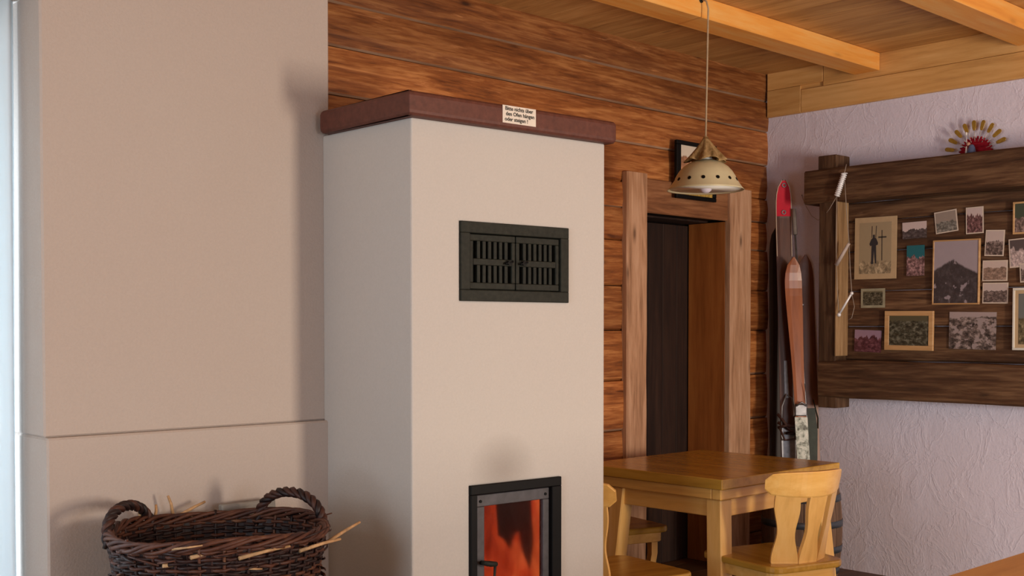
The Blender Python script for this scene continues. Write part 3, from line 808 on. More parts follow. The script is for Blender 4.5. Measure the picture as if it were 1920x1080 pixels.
# ---------------------------------------------------------------- old timber photo board on the right wall
bx = 6.035          # face of the backing planks
fx_ = 5.905         # face of the heavy timbers
YEND = 2.0
pb_y1 = at(0, 1592, 500, bx).y
tb0, tb1 = at(0, 1510, 383, fx_).z, at(0, 1510, 322, fx_).z
bb0, bb1 = at(0, 1535, 744, fx_).z, at(0, 1535, 676, fx_).z
board = thing('photo_board', 'dark old timber board covered with photographs on the rough wall', 'notice board', (bx, 3.0, bb0))
def beam_y(y0, y1, z0, z1, x0, x1, seed, wob=.008):
    bb_ = MB(); g = []; N = 24
    for i in range(N+1):
        y = y0 + (y1-y0)*i/N; o = [wob*noise.noise(Vector((y*2.2, seed, k*5))) for k in range(3)]
        g.append([(x1, y, z0+o[0]), (x0+.010, y, z0+o[0]), (x0+o[2]*.5, y, z0+.010+o[0]), (x0+o[2], y, (z0+z1)/2), (x0+o[2]*.5, y, z1-.010+o[1]), (x0+.010, y, z1+o[1]), (x1, y, z1+o[1])])
    r = bb_.strip(g, smooth=False, closed_rows=True); bb_.bm.faces.new(r[0]); bb_.bm.faces.new(r[-1]); return bb_
ytb = at(0, 1508, 350, fx_).y; ybb = at(0, 1532, 700, fx_).y
zt_end = at(0, 1920, 272, fx_).z
obj('top_timber', beam_y(YEND, ytb, tb0-.0, (tb1+zt_end)/2, fx_, XR-.002, 2), M['dark_y'], board)
obj('bottom_timber', beam_y(YEND, ybb, bb0, bb1, fx_+.01, XR-.002, 8), M['dark_y'], board)
py1 = at(0, 1535, 500, fx_+.015).y; py0 = at(0, 1567, 500, fx_+.015).y
b = MB(); b.box((fx_+.015, py0, bb1-.005), (XR-.002, py1, tb0+.005), .004)
obj('post', b, M['post'] if False else M['dark_z'], board)
zt = at(0, 1560, 290, fx_+.02).z; zb_ = at(0, 1560, 765, fx_+.02).z
b = MB(); b.box((fx_+.02, py0+.005, (tb1+zt_end)/2-.02), (XR-.002, py1+.012, zt), .004); obj('post_end', b, M['dark_z'], board)
b = MB(); b.box((fx_+.02, py0-.005, zb_), (XR-.002, py1+.002, bb0+.02), .004); obj('post_end', b, M['dark_z'], board)
M['lit_post_side'] = wood('lit_post_side_wood', (.16,.085,.035), (.30,.18,.085), (.42,.27,.14), 'Z', .75, 1.4, .5, .3, .6)  # light falling on the post's side is put into this paler colour
b = MB(); b.box((fx_+.005, py0-.014, at(0, 1580, 668, fx_).z), (bx-.001, py0-.001, at(0, 1580, 376, fx_).z), .003)
obj('lit_post_side', b, M['lit_post_side'], board, label='post side face, its light put into the colour')
pz = [bb1, at(0, 1650, 612, bx).z, at(0, 1650, 545, bx).z, at(0, 1650, 470, bx).z, at(0, 1650, 412, bx).z, tb0]
for i in range(5):
    bb_ = beam_y(YEND, py0+.02, pz[i]+.002, pz[i+1]-.002, bx + (.0, -.003, .002, -.002, .003)[i], XR-.001, 20+i*3, .003)
    for f in bb_.bm.faces: f[bb_.lay] = (.3, .7, .9, .5, .8)[i]
    obj('plank', bb_, M['dark_y'], board)

# photographs pinned to it: corner pixels -> place on the board
M['phborder'] = plain('photo_paper_border', (.62,.52,.43), .5, 0, .4, .05)
M['passe'] = plain('tan_passepartout', (.50,.36,.21), .7, 0, .2, .06)
M['honey'] = wood('honey_frame', (.36,.19,.07), (.52,.30,.13), (.62,.39,.19), 'Y', .4, 1, .0, .1, .05)
M['whitep'] = plain('pale_frame_paint', (.70,.68,.60), .5, 0, .4, .05)
def photo(px, label, m, border=.006, bm_=None, frame=0.0, name='photograph', th=.002, group='photographs on the timber board', fm=None, off=0.0, extra=None):
    """px: (x0,y0,x1,y1) box of the photo, plus tilt in degrees"""
    x0, y0, x1, y1, tilt = px
    fx = bx - .006 - th - off
    cx_, cy_ = (x0+x1)/2, (y0+y1)/2; c_ = at(0, cx_, cy_, fx)
    wy = abs(at(0, x0, cy_, fx).y - at(0, x1, cy_, fx).y); hz = abs(at(0, cx_, y0, fx).z - at(0, cx_, y1, fx).z)
    R3 = Matrix.Rotation(math.radians(tilt), 3, 'X')
    root = thing(name, label, 'photograph' if name == 'photograph' else 'picture', (fx, c_.y, c_.z), 0, group)
    def rb(w0, w1, h0, h1, d0, d1, bev=0, bbx=None):
        bbx = bbx or MB(); bbx.box((d0, w0, h0), (d1, w1, h1), bev, rot=R3, piv=(0,0,0)); return bbx
    hw, hh = wy/2, hz/2
    if frame > 0:
        f_ = MB()
        for q in ((-hw, hw, -hh, -hh+frame), (-hw, hw, hh-frame, hh), (-hw, -hw+frame, -hh+frame, hh-frame), (hw-frame, hw, -hh+frame, hh-frame)):
            rb(*q, -.004, th, .0015, f_)
        obj('frame', f_, fm or M['honey'], root, local=True)
        hw -= frame; hh -= frame
    if border > 0:
        obj('border', rb(-hw, hw, -hh, hh, 0.0 , th), bm_ or M['phborder'], root, local=True)
    obj('picture', rb(-hw+border, hw-border, -hh+border, hh-border, -.0006, th*.5 if border > 0 else th), m, root, local=True)
    if extra: extra(root, hw-border, hh-border, R3)
    return root
BW = lambda n, **k: pic_mat(n, (.55,.45,.42), (.12,.085,.075), **k)
def hiker(root, hw, hh, R3):
    f_ = MB()
    def pb_(pts): f_.prism([(-.0015, -p[0]*hw, p[1]*hh) for p in pts], (.0008, 0, 0))
    pb_([(-.25,-.62),(-.12,-.62),(-.08,-.1),(.0,-.6),(.08,-.6),(.06,.1),(.16,.12),(.18,.2),(.06,.38),(-.02,.40),(-.02,.52),(-.14,.52),(-.14,.40),(-.24,.34),(-.36,.16),(-.30,.08),(-.22,.1)])
    pb_([(-.22,.4),(-.19,.4),(-.17,.86),(-.21,.86)]); pb_([(.02,.4),(.05,.4),(.10,.86),(.06,.86)])
    obj('figure', f_, plain('dark_print_figure', (.035,.032,.035), .5), root, local=True)
    f_ = MB(); pb_([(.40,-.5),(.45,-.5),(.45,.68),(.40,.68)]); pb_([(.20,.38),(.70,.38),(.70,.44),(.20,.44)])
    obj('cross', f_, plain('dark_print_cross', (.06,.05,.04), .5), root, local=True)
photo((1602, 407, 1680, 523, 0.5), 'tan mounted picture of a figure beside a summit cross', pic_mat('summit_print', (.40,.31,.19), (.30,.23,.14), .22, .06, 5, .6, 4.), .030, M['passe'], name='framed_picture', th=.006, frame=.0, extra=hiker)
photo((1692, 416, 1737, 447, -1), 'small valley photo with pale sky, beside the tan summit picture', pic_mat('valley_a', (.62,.50,.48), (.07,.055,.055), .50, .35, 2.2, .5, 2.), 0)
photo((1700, 460, 1733, 517, 0), 'narrow colour snapshot with a teal background and people', pic_mat('teal_snap', (.015,.14,.17), (.20,.11,.11), .60, .2, 4, .9, 7.), 0)
photo((1753, 395, 1795, 436, -6), 'tilted small greyish photo, leftmost of the top row', pic_mat('grey_snap', (.32,.26,.22), (.16,.15,.13), .5, .2, 3, .6, 9.))
photo((1811, 388, 1844, 438, -1), 'upright small photo of trees with a pale sky, top row', pic_mat('tree_snap', (.60,.48,.46), (.13,.06,.06), .68, .25, 5, .9, 13.))
photo((1748, 449, 1836, 571, .5), 'large framed black and white mountain photo', pic_mat('mountain_print', (.37,.31,.34), (.050,.040,.042), .48, .05, 2.3, .25, 21., peak=.42, blot=.25), 0, frame=.008, name='framed_picture', th=.012, fm=M['honey'])
photo((1847, 431, 1883, 480, 3), 'slightly tilted upright photo right of the mountain picture', BW('snap_c', ridge=.55, amp=.15, f=4, speck=.9, seed=3.))
photo((1842, 488, 1889, 527, 1), 'landscape photo of a valley, above the one with a fence', pic_mat('snap_d', (.60,.48,.43), (.24,.16,.12), .62, .25, 2, .5, 33.))
photo((1842, 530, 1890, 569, 1), 'landscape photo of a field under the valley photo', BW('snap_e', ridge=.6, amp=.14, f=5, speck=.8, seed=41.))
photo((1892, 447, 1930, 501, -3), 'tilted photo cut by the right edge, showing a pale path', pic_mat('snap_f', (.10,.075,.075), (.42,.33,.32), .6, .4, 2, .5, 12.))
photo((1899, 377, 1955, 438, 0), 'framed photo at the top right edge of the board', pic_mat('snap_g', (.06,.075,.05), (.15,.10,.085), .5, .2, 3, .8, 17.), 0, frame=.010, name='framed_picture', th=.01)
photo((1912, 492, 1960, 528, -3), 'small pale photo at the right edge under the path photo', BW('snap_h', ridge=.7, amp=.2, f=4, speck=.8, seed=55.), off=.002)
photo((1614, 541, 1659, 577, 0), 'little greenish card with a small picture under the summit picture', pic_mat('green_card', (.20,.17,.10), (.07,.06,.035), .9, .05, 6, .9, 61.), .014, plain('grey_green_card', (.33,.30,.20), .7))
photo((1658, 583, 1749, 657, .5), 'honey framed picture of dark green woodland', pic_mat('woodland_print', (.10,.09,.05), (.055,.052,.032), .8, .1, 9, .9, 66.), 0, frame=.027, name='framed_picture', th=.012)
photo((1602, 619, 1652, 660, 2), 'reddish purple snapshot at the lower left of the board', pic_mat('purple_snap', (.34,.22,.30), (.10,.03,.04), .66, .25, 5, .5, 71.), .0)
photo((1779, 585, 1867, 655, 1), 'large unframed group photo on rocky ground, bottom row', pic_mat('rock_group', (.40,.32,.31), (.12,.09,.08), .84, .12, 3, 1.1, 83., blot=.75), 0)
photo((1898, 539, 1985, 657, 0), 'framed landscape with a pale left edge at the lower right', pic_mat('sea_print', (.16,.17,.16), (.13,.10,.05), .5, .1, 3, .8, 93.), .018, M['passe'], frame=.012, name='framed_picture', th=.018, fm=M['whitep'])

# ---------------------------------------------------------------- fan ornament and figurine on the top timber
ft = (tb1+zt_end)/2 + .004
fc_ = at(0, 1829, 283, 6.03); fcz = ft
fan = thing('fan_ornament', 'half-round red ornament with yellow spoon-shaped rays above the photo board', 'ornament', (6.03, fc_.y, fcz))
M['ochre'] = plain('ochre_lacquer', (.30,.17,.022), .35, 0, .5, .25, 60)
M['crimson'] = plain('crimson_paper', (.28,.006,.018), .7, 0, .2, .3, 60)
M['thin'] = plain('pale_stick', (.50,.42,.38), .6)
for k in range(9):
    a = math.radians(168 - k*18.6); ca, sa_ = -math.cos(a), math.sin(a)
    b = MB(); r0, r1 = .118, .172
    dirv = Vector((0, ca*-1*-1, sa_)); dirv = Vector((0, math.cos(a)*-1, sa_)); per = Vector((0, sa_, math.cos(a)))
    pts = []
    for (rr, ww) in ((r0, .006), (r0+.01, .0095), (r1-.014, .0115), (r1-.004, .009), (r1, .003)): pts.append(dirv*rr + per*ww)
    for (rr, ww) in ((r1, -.003), (r1-.004, -.009), (r1-.014, -.0115), (r0+.01, -.0095), (r0, -.006)): pts.append(dirv*rr + per*ww)
    b.prism([p+Vector((-.003,0,.010)) for p in pts], (.006, 0, 0), .001)
    pt_ = obj('ray', b, M['ochre'], fan, local=True)
    b = MB(); b.tube([dirv*.06+Vector((0,0,.010)), dirv*(r0+.005)+Vector((0,0,.010))], .0018, 5); obj('stick', b, M['thin'], pt_, local=True)
b = MB(); pts = []; n = 60
for k in range(n+1):
    a = math.pi*k/n; rr = .088 + (.007 if k % 4 < 2 else -.004); pts.append((.003*(1 if k % 2 else -1), math.cos(a)*rr, math.sin(a)*rr+.002))
b.prism(pts, (.004, 0, 0)); obj('red_disc', b, M['crimson'], fan, local=True, label='jagged crimson half disc')
fg = thing('figurine', 'tiny blue and white figurine in front of the red fan ornament', 'figurine', (5.985, fc_.y+.012, fcz))
M['skin'] = plain('painted_skin', (.50,.26,.18), .5); M['blue'] = plain('painted_blue', (.10,.13,.24), .5); M['wh'] = plain('painted_white', (.75,.72,.66), .5)
b = MB(); b.lathe([(.020, 0), (.022, .01), (.017, .032), (.011, .044), (.005, .048)], (0, -.012, 0), 16); obj('coat', b, M['blue'], fg, local=True)
b = MB(); b.sphere((0, .006, .052), .011); obj('head', b, M['skin'], fg, local=True)
b = MB(); b.tube([(-.004, .016, 0), (-.004, .014, .040)], [.006, .004], 8); obj('white_sleeve', b, M['wh'], fg, local=True)
b = MB(); b.tube([(0, .014, .05), (0, .018, .100)], .0018, 6); b.sphere((0, .018, .108), .006, sc_=(1,1,1.6)); obj('staff', b, M['wh'], fg, local=True)

# ---------------------------------------------------------------- cord ladder with silver rung on the post
cl = thing('cord_ladder', 'small hanging cord ladder with a silver spring rung on the board post', 'ladder', at(0, 1583, 322, 5.885))
M['silver'] = plain('bright_spring_steel', (.88,.89,.92), .35, .1, .5, .1)
p1, p2 = at(0, 1583, 326, 5.880), at(0, 1569, 368, 5.880)
b = MB(); b.tube([p1, p2], .012, 10)
nco = 12
for k in range(nco):
    c0 = p1.lerp(p2, (k+.5)/nco); dd = (p2-p1).normalized(); b.tube([c0-dd*.003, c0+dd*.003], .017, 10)
b.tube([p1, p1 + Vector((0,0,.004))], .019, 10)
obj('rung', b, M['silver'], cl, label='ribbed silver steel rung')
r2a, r2b = at(0, 1592, 456, 5.885), at(0, 1568, 497, 5.885); b = MB(); b.tube([r2a, r2b], [.009, .012], 8); obj('rung', b, M['thin'], cl, label='pale wooden rung')
r3a, r3b = at(0, 1597, 550, 5.885), at(0, 1573, 590, 5.885); b = MB(); b.tube([r3a, r3b], [.006, .007], 8); b.sphere(r3a, .010); b.sphere(r3b, .012); obj('rung', b, M['silver'], cl, label='thin metal rung')
M['string'] = plain('grey_string', (.36,.30,.25), .9, 0, .1)
b = MB()
for (u_, v_) in ((p1, r2a), (p2, r2b), (r2a, r3a), (r2b, r3b)): b.tube([u_, (u_+v_)/2 + Vector((0,.002,0)), v_], .0022, 5)
b.tube([r3a, at(0, 1602, 575, 5.885), at(0, 1597, 596, 5.89), at(0, 1590, 600, 5.895)], .0018, 5)
nail = at(0, 1503, 366, 6.068)
b.tube([p2, at(0, 1555, 392, 5.89), at(0, 1545, 405, 5.95), at(0, 1534, 413, 5.98), at(0, 1522, 405, 6.0), at(0, 1512, 388, 6.03), nail], .0018, 5)
b.tube([p1, at(0, 1587, 308, 5.895)], .0022, 5); b.tube([nail, nail + Vector((.02, 0, -.0))], .003, 5)
obj('cord', b, M['string'], cl)

# ---------------------------------------------------------------- skis and pole in the corner
VW = _R.copy(); VN = Vector((-_F.x, -_F.y, 0)).normalized()
def ski_mesh(base, tip, wf, th=.012, curl=.05, n=40, t0=0., t1=1., out=0.):
    b = MB(); rows = []
    ax = (tip-base); Ln = ax.length; ax.normalize()
    for i in range(n+1):
        t = t0 + (t1-t0)*i/n; w_ = wf(t); cz = max(0, (t-.88)/.12)
        c = base + ax*(Ln*t) + VN*(out + curl*cz*cz)
        hw = w_/2
        rows.append([c - VW*hw + VN*0, c - VW*hw + VN*th*.7, c - VW*hw*.5 + VN*th, c + VW*hw*.5 + VN*th, c + VW*hw + VN*th*.7, c + VW*hw, ])
    g = b.strip(rows, smooth=False, closed_rows=True); b.bm.faces.new(g[0]); b.bm.faces.new(g[-1]); b._tag(list(b.bm.faces))
    return b
def line_to_floor(p_top, p_low):
    d = p_low-p_top; s = -p_top.z/d.z
    return p_top + d*s
M['ski_brown'] = wood('varnished_ski_wood', (.20,.055,.018), (.32,.098,.034), (.38,.13,.046), 'Z', .3, .8, .0, .1, .02, .5)
M['ski_dark'] = wood('dark_ski_wood', (.045,.015,.010), (.085,.026,.014), (.12,.04,.02), 'Z', .4, .8, .0, .1, .02, .5)
M['red'] = plain('red_paint', (.56,.006,.030), .55, 0, .2, .06)
M['cream_p'] = plain('cream_edge_paint', (.55,.45,.36), .5)
M['leather'] = plain('dark_leather', (.07,.032,.026), .6, 0, .3, .3)
M['steel'] = plain('dull_grey_steel', (.24,.24,.25), .45, .7, .5, .25, 30)
t = NT('flaking_white_green_paint'); nz_ = t.noise(t.mapping((1,1,1)), 26, 5, .7, .5)
t.col(t.ramp(nz_, [(.38, (.09,.09,.07)), (.46, (.38,.42,.36)), (.55, (.62,.66,.60)), (.7, (.75,.73,.66))])); M['flaky'] = t.set(.5, 0, .4)
def tapered(w0, w1, tipw=.2, tlen=.10, shoulder=None):
    def f(t):
        w_ = w0 + (w1-w0)*t
        if t > 1-tlen:
            s = (t-(1-tlen))/tlen; w_ *= math.sqrt(max(0, 1-s**2.2))*(1-tipw)+tipw*(1-s)
            w_ = max(w_, .006)
        return w_
    return f
# red-tipped ski
topA = at(0, 1467, 338, 5.99); lowA = at(0, 1478, 850, 5.885); bA = line_to_floor(topA, lowA)
skA = thing('ski', 'old dark ski with a red painted tip, leaning in the corner', 'ski', bA, 0, 'skis leaning in the corner')
fA = lambda t: (.088 + .010*max(0, (t-.6)/.4)) * (math.sqrt(max(.02, 1-max(0, (t-.93)/.07)**2.4)))
obj('ski_body', ski_mesh(bA, topA, fA, .010, .03), M['ski_dark'], skA)
obj('red_tip', ski_mesh(bA, topA, lambda t: fA(t)*.90, .0015, .03, 14, .905, .997, .0102), M['red'], skA, label='glossy red painted tip')
ed = MB(); axA = (topA-bA); 
for sgn in (-1, 1):
    pts = []
    for i in range(12):
        t = .80 + .198*i/11; cz = max(0, (t-.88)/.12); pts.append(bA + axA*t + VW*sgn*fA(t)*.47 + VN*(.011+.03*cz*cz))
    ed.tube(pts, .003, 5)
obj('pale_edge', ed, M['cream_p'], skA, label='cream edge line')
def ringp(c, r): 
    return [c + VW*r*math.cos(a) + Vector((0,0,1))*r*math.sin(a) for a in [2*math.pi*k/14 for k in range(14)]]
for t in (.985, .915):
    ed = MB(); cz = max(0, (t-.88)/.12); ed.tube(ringp(bA+axA*t+VN*(.015+.03*cz*cz), .011), .0035, 6, closed=True)
    obj('tip_ring', ed, M['steel'], skA)
def on(b_, ax, z, w_=0., o=.012):
    t = (z-b_.z)/ax.z; return b_ + ax*t + VW*w_ + VN*o
zA = lambda y: at(0, 1473, y, 5.93).z
q = MB()   # binding with metal tongue, foot plate and leather straps
P0, P1 = on(bA, axA, zA(745), -.004), on(bA, axA, zA(676), -.008)
q.prism([P0-VW*.014, P0+VW*.014, P1+VW*.009, P1-VW*.009], VN*.004)
P0, P1 = on(bA, axA, zA(870), .0), on(bA, axA, zA(800), .002)
q.prism([P0-VW*.040, P0+VW*.040, P1+VW*.045, P1-VW*.045], VN*.006)
q.tube([on(bA, axA, zA(805), -.045, .03), on(bA, axA, zA(760), -.04, .04), on(bA, axA, zA(738), -.01, .03), on(bA, axA, zA(745), .022, .03), on(bA, axA, zA(775), .038, .04), on(bA, axA, zA(805), .04, .03)], .0045, 6)
bi = obj('binding', q, M['steel'], skA)
q = MB()
for (ya, yb_, sgn) in ((775, 800, 1), (800, 778, 1), (790, 812, -1)):
    q.tube([on(bA, axA, zA(ya), -.062, .02), on(bA, axA, zA((ya+yb_)/2+6), -.02*sgn, .05), on(bA, axA, zA((ya+yb_)/2+8), .02*sgn, .052), on(bA, axA, zA(yb_), .055, .02)], .009, 6)
q.tube([on(bA, axA, zA(800), -.055, .03), on(bA, axA, zA(822), -.03, .05), on(bA, axA, zA(820), .03, .05), on(bA, axA, zA(800), .05, .03)], .007, 6)
obj('strap', q, M['leather'], bi, label='dark leather straps')
# varnished brown ski in front
topB = at(0, 1484, 483, 5.93); lowB = at(0, 1505, 850, 5.84); bB = line_to_floor(topB, lowB); axB = topB-bB
skB = thing('ski', 'varnished orange-brown ski standing in front of the others', 'ski', bB, 0, 'skis leaning in the corner')
def fB(t):
    tipd = (1-t)*axB.length
    w_ = .062 + .038*math.exp(-((tipd-.16)/.38)**2)
    return w_*math.sqrt(max(.01, 1-max(0, 1-tipd/.14)**1.8))
zs_ = at(0, 1500, 770, 5.86).z; tsp = zs_/axB.z
obj('ski_body', ski_mesh(bB, topB, fB, .010, .05, 40, 0, 1.), M['ski_brown'], skB)
obj('painted_tail', ski_mesh(bB, topB, lambda t: fB(t)*1.18, .004, 0, 12, 0, tsp-.02, .0100), M['flaky'], skB, label='flaking white and green paint')
q = MB(); c_ = on(bB, axB, zs_+.0, 0, .012)
q.box((-.036, -.010, -.030), (.036, .012, .040), .006, rot=Matrix((( VW.x, VN.x, 0), (VW.y, VN.y, 0), (0, 0, 1))), piv=(0,0,0))
bmesh.ops.translate(q.bm, verts=q.bm.verts, vec=c_)
q.tube([c_+VW*-.03+VN*.015+Vector((0,0,.03)), c_+VN*.025+Vector((0,0,.052)), c_+VW*.03+VN*.015+Vector((0,0,.03))], .006, 6)
q.tube([c_+VW*.035+Vector((0,0,.05)), c_+VW*.02+Vector((0,0,.16))], .002, 5)
obj('toe_iron', q, M['steel'], skB)
# dark brown ski behind
topC = at(0, 1508, 478, 6.03); lowC = at(0, 1521, 850, 5.985); bC = line_to_floor(topC, lowC); axC = topC-bC
skC = thing('ski', 'dark reddish brown ski behind the orange-brown one, against the plaster', 'ski', bC, 0, 'skis leaning in the corner')
def fC(t):
    tipd = (1-t)*axC.length
    return (.095+.01*(1-t))*math.sqrt(max(.01, 1-max(0, 1-tipd/.16)**1.8))
M['ski_mid'] = wood('reddish_ski_wood', (.11,.032,.012), (.19,.062,.022), (.25,.09,.034), 'Z', .4, .8, .0, .1, .02, .5)
obj('ski_body', ski_mesh(bC, topC, fC, .010, .03), M['ski_mid'], skC)
q = MB(); zC0, zC1 = at(0, 1520, 870, 6.).z, at(0, 1520, 765, 6.).z
P0, P1 = on(bC, axC, zC0, .0), on(bC, axC, zC1, .004)
q.prism([P0-VW*.03, P0+VW*.028, P0.lerp(P1, .6)+VW*.034, P1+VW*.022, P1-VW*.022, P0.lerp(P1, .6)-VW*.034], VN*.012)
q.tube([on(bC, axC, zC1+.05, .02, .01), on(bC, axC, zC1-.06, .045, .015), on(bC, axC, zC1-.12, .042, .015)], .003, 5)
M['greenm'] = plain('dark_green_metal', (.028,.036,.026), .6, .1, .4, .3); obj('binding', q, M['greenm'], skC, label='dark green metal binding')
# second dark ski beside the log wall
topD = at(1, 1440, 470, 4.09); topD = at(0, 1455, 425, 6.035); lowD = at(0, 1456, 850, 5.99); bD = line_to_floor(topD, lowD)
skD = thing('ski', 'nearly black ski half hidden behind the red-tipped one', 'ski', bD, 0, 'skis leaning in the corner')
obj('ski_body', ski_mesh(bD, topD, lambda t: .085*math.sqrt(max(.01, 1-max(0, (t-.92)/.08)**2)), .010, .02), plain('blackened_ski_wood', (.022,.010,.008), .5), skD)
# metal pole
pA, pB = at(0, 1488, 392, 6.0), at(0, 1500, 585, 5.975)
pF = line_to_floor(pA, pB)
po_ = thing('ski_pole', 'thin grey metal ski pole standing between the skis', 'ski pole', pF)
q = MB(); q.tube([pF, pA], .006, 8); obj('shaft', q, M['steel'], po_)
q = MB(); c_ = pA.lerp(pB, .93)-VW*-.0; q.tube([c_+VW*-.018+VN*.012, c_+VN*.016, c_+VW*.022+VN*.012], .005, 6); q.tube([c_+VN*.014, c_+VN*.014+Vector((0,0,-.05)), c_+VW*-.012+VN*.014+Vector((0,0,-.055))], .0035, 6)
obj('hook', q, M['silver'], po_)
q = MB(); q.tube([pA, pA.lerp(pB, .25)], .014, 8); obj('grip', q, plain('grey_grip', (.20,.17,.15), .7), po_)

# ---------------------------------------------------------------- barrel in the corner
M['stave'] = wood('barrel_stave_wood', (.075,.042,.026), (.17,.10,.065), (.25,.155,.105), 'Z', .7, 1.2, .0, .6, .3)
M['hoop'] = plain('blue_grey_steel_hoop', (.085,.10,.125), .4, .6, .5, .2)
rB = .215; zBt = .64
edge = at(0, 1582, 975, 5.75)
bcx = 5.50; cdir = Vector((bcx, 0, 0))
# centre so that its right silhouette falls at the measured place
s_ = (1582-960)/F_PX; hd = Vector((_F.x + _R.x*s_, _F.y + _R.y*s_)).normalized(); nrm = Vector((-hd.y, hd.x))
bcy = (hd.y/hd.x)*bcx + rB/abs(hd.x)
ba = thing('wooden_barrel', 'small wooden barrel with steel hoops in the corner behind the chair', 'barrel', (bcx, bcy, 0))
def rad(z): t = z/zBt; return rB*(.84+.16*math.sin(math.pi*min(1, max(0, t))))
q = MB(); ns = 20
for k in range(ns):
    a0, a1 = 2*math.pi*(k+.03)/ns, 2*math.pi*(k+.97)/ns; rows = []
    for i in range(11):
        z = .002 + (zBt-.002)*i/10; r = rad(z)
        rows.append([(r*math.cos(a)*f_, r*math.sin(a)*f_, z) for a, f_ in ((a0, .92), (a0, 1), ((a0+a1)/2, 1.004), (a1, 1), (a1, .92))])
    g = q.strip(rows, smooth=False, closed_rows=True)
    r_ = random.random()
    for f in q.bm.faces:
        if not f.tag: f.tag = True; f[q.lay] = r_
obj('staves', q, M['stave'], ba, local=True)
q = MB(); q.lathe([(.001, zBt-.03), (rad(zBt)*.93, zBt-.03), (rad(zBt)*.93, zBt-.045), (.001, zBt-.045)], (0,0,0), 24); obj('lid', q, M['stave'], ba, local=True)
for zh in (at(0, 1570, 895, bcx).z-.0, at(0, 1570, 936, bcx).z, at(0, 1570, 984, bcx).z, at(0, 1570, 1032, bcx).z, at(0, 1570, 1074, bcx).z):
    zh = max(.03, min(zh, zBt-.02)); q = MB(); h_ = .018
    q.lathe([(rad(zh-h_)+.0015, zh-h_), (rad(zh-h_)+.004, zh-h_), (rad(zh+h_)+.004, zh+h_), (rad(zh+h_)+.0015, zh+h_)], (0,0,0), 32, close=True)
    obj('hoop', q, M['hoop'], ba, local=True)

# ---------------------------------------------------------------- pine table
TX0, TX1, TY0, TY1, TZ = 4.030, 4.968, 2.975, 3.80, .766
tb = thing('dining_table', 'lacquered pine table with splayed legs beside the doorway', 'table', ((TX0+TX1)/2, (TY0+TY1)/2, 0))
b = MB(); b.box((TX0, TY0, TZ-.045), (TX1, TY1, TZ), .004, seg=2); obj('table_top', b, M['pine_shaded'], tb)
b = MB(); i_ = .022
b.box((TX0+i_, TY0+i_, TZ-.095), (TX1-i_, TY0+i_+.05, TZ-.0455), .005); obj('rail', b, M['pine_x'], tb); b = MB(); b.box((TX0+i_, TY1-i_-.05, TZ-.095), (TX1-i_, TY1-i_, TZ-.0455), .005)
obj('rail', b, M['pine_x'], tb)
b = MB(); b.box((TX0+i_, TY0+i_+.0505, TZ-.095), (TX0+i_+.05, TY1-i_-.0505, TZ-.0455), .005); obj('rail', b, M['pine_y'], tb); b = MB(); b.box((TX1-i_-.05, TY0+i_+.0505, TZ-.095), (TX1-i_, TY1-i_-.0505, TZ-.0455), .005)
obj('rail', b, M['pine_y'], tb)
lx0, lx1, ly0, ly1 = TX0+.045, TX1-.045, TY0+.040, 3.650
b = MB(); b.box((lx0+.06, ly0+.012, TZ-.175), (lx1-.06, ly0+.034, TZ-.0955), .003); obj('apron', b, M['pine_x'], tb); b = MB(); b.box((lx0+.06, ly1-.034, TZ-.175), (lx1-.06, ly1-.012, TZ-.0955), .003)
obj('apron', b, M['pine_x'], tb)
b = MB(); b.box((lx0+.012, ly0+.06, TZ-.175), (lx0+.034, ly1-.06, TZ-.0955), .003); obj('apron', b, M['pine_y'], tb); b = MB(); b.box((lx1-.034, ly0+.06, TZ-.175), (lx1-.012, ly1-.06, TZ-.0955), .003)
obj('apron', b, M['pine_y'], tb)
for (cx_, sx) in ((lx0, -1), (lx1, 1)):
    for (cy_, sy) in ((ly0, -1), (ly1, 1)):
        w_ = .080; zt_ = TZ-.096; sp = .075*zt_
        a0, a1 = (cx_, cx_+w_) if sx < 0 else (cx_-w_, cx_); c0, c1 = (cy_, cy_+w_) if sy < 0 else (cy_-w_, cy_)
        b = MB(); dx, dy = sx*sp, sy*sp
        b.hexa([(a0+dx, c0+dy, 0), (a1+dx, c0+dy, 0), (a1+dx, c1+dy, 0), (a0+dx, c1+dy, 0), (a0, c0, zt_), (a1, c0, zt_), (a1, c1, zt_), (a0, c1, zt_)], .005)
        obj('leg', b, M['pine_z'], tb)

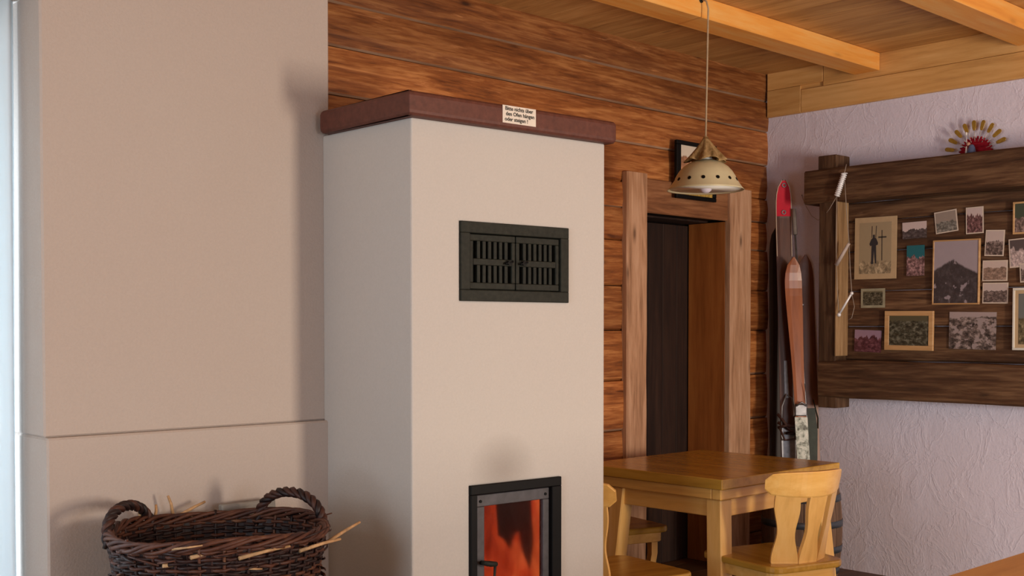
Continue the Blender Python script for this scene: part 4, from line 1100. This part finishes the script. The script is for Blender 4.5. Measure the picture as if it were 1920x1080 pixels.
# ---------------------------------------------------------------- pine chairs (front = +Y in the chair's own frame)
def make_chair(label):
    t = thing('dining_chair', label, 'chair', (0, 0, 0), 0, 'pine chairs round the table')
    # seat: rounded trapezoid, wider in front
    def outline(sc_=1., zz=.445):
        pts = []
        for (cx_, cy_, r, a0) in ((.17, .17, .06, 0), (-.17, .17, .06, 90), (-.135, -.165, .07, 180), (.135, -.165, .07, 270)):
            for k in range(7):
                a = math.radians(a0 + 90*k/6); pts.append(((cx_ + r*math.cos(a))*sc_, (cy_ + r*math.sin(a))*sc_, zz))
        return pts
    b = MB(); b.prism(outline(1., .404), (0, 0, .030), .008, seg=2); obj('seat', b, M['pine_shaded'], t, local=True)
    b = MB(); b.prism(outline(.90, .356), (0, 0, .048), .003); obj('seat_frame', b, M['pine_x'], t, local=True)
    for (sx, sy) in ((1,1), (-1,1), (1,-1), (-1,-1)):
        b = MB(); N = 8; rows = []
        for i in range(N+1):
            u = i/N; z = .39*(1-u); cur = (.05*u*u if sy > 0 else .085*u**1.5)
            cx_ = sx*(.155 + .02*u*u); cy_ = sy*(.155 + cur) if sy < 0 else (.165 + .0*u) - .30*max(0, u-.25)**1.6
            w_ = .019-.004*u
            rows.append([(cx_-w_, cy_-w_, z), (cx_+w_, cy_-w_, z), (cx_+w_, cy_+w_, z), (cx_-w_, cy_+w_, z)])
        g = b.strip(rows, smooth=False, closed_rows=True); b.bm.faces.new(g[0]); b.bm.faces.new(g[-1])
        obj('leg', b, M['pine_z'], t, local=True)
    # backrest: curved rail carried by three wavy slats
    def bc(u, z):   # u -1..1 along the rail; rail is concave toward the sitter; leans back with height
        lean = -.175 - .17*max(0, z-.44)
        return Vector((.203*u*(1+.35*(z-.84)), lean + .095*u*u - .035, z))
    b = MB(); rows = []; N = 20
    for i in range(N+1):
        u = -1 + 2*i/N; zt_ = .825 - .012*abs(u)**3; zb2 = .715 + .012*abs(u)**2
        r_ = max(0, abs(u)-.86)/.14; zt2 = zt_ - .022*r_**2.; zb3 = zb2 + .022*r_**2.
        n = Vector((-2*.095*u/.203, 1, .0)).normalized()*.0105
        row = []
        for (z, k) in ((zb3, -1), (zb3+.006, -1.25), (zt2-.006, -1.25), (zt2, -1), (zt2, 1), (zt2-.006, 1.25), (zb3+.006, 1.25), (zb3, 1)):
            row.append(bc(u, z) + n*k)
        rows.append(row)
    g = b.strip(rows, smooth=False, closed_rows=True); b.bm.faces.new(g[0]); b.bm.faces.new(g[-1])
    obj('top_rail', b, M['pine_x'], t, local=True)
    for (u0, u1, wd) in ((-.62, -.55, .052), (.04, .0, .045), (.70, .55, .042)):
        b = MB(); rows = []; N = 18
        for i in range(N+1):
            q_ = i/N; z = .425 + (.735-.425)*q_; u = u1 + (u0-u1)*q_
            c = bc(u, z); c.y += .010*(1-q_)
            wl = wd*(1 - .20*math.sin(q_*math.pi*1.0)**2 + .10*math.sin(q_*math.pi*3+.4)); wr = wd*(1 - .20*math.sin(q_*math.pi)**2 + .10*math.sin(q_*math.pi*3+.9))
            tn = Vector((1, 2*.095*u/.203, 0)).normalized(); n = Vector((-tn.y, tn.x, 0))*.0085
            rows.append([c - tn*wl - n, c + tn*wr - n, c + tn*wr + n, c - tn*wl + n])
        g = b.strip(rows, smooth=False, closed_rows=True); b.bm.faces.new(g[0]); b.bm.faces.new(g[-1])
        obj('back_slat', b, M['pine_z'], t, local=True)
    return t
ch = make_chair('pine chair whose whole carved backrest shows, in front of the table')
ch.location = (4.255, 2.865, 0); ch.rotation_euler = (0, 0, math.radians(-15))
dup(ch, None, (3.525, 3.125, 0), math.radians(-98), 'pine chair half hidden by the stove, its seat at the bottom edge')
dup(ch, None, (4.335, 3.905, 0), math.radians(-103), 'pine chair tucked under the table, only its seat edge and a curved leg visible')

# ---------------------------------------------------------------- foreground table at the lower right
b_ = thing('long_table', 'honey brown table in the right foreground, only its far edge showing', 'table', (3.1, 1.05, 0))
b = MB(); b.box((2.25, .62, .71), (4.35, 1.452, .75), .005); obj('table_top', b, M['bench_x'], b_)
b = MB(); b.box((2.35, .72, .62), (4.25, .745, .7095), .003); obj('apron', b, M['pine_x'], b_); b = MB(); b.box((2.35, 1.33, .62), (4.25, 1.355, .7095), .003); obj('apron', b, M['pine_x'], b_)
for x in (2.33, 4.2):
    for y in (.68, 1.32):
        b = MB(); b.box((x, y, 0), (x+.07, y+.07, .7095), .004); obj('leg', b, M['pine_z'], b_)
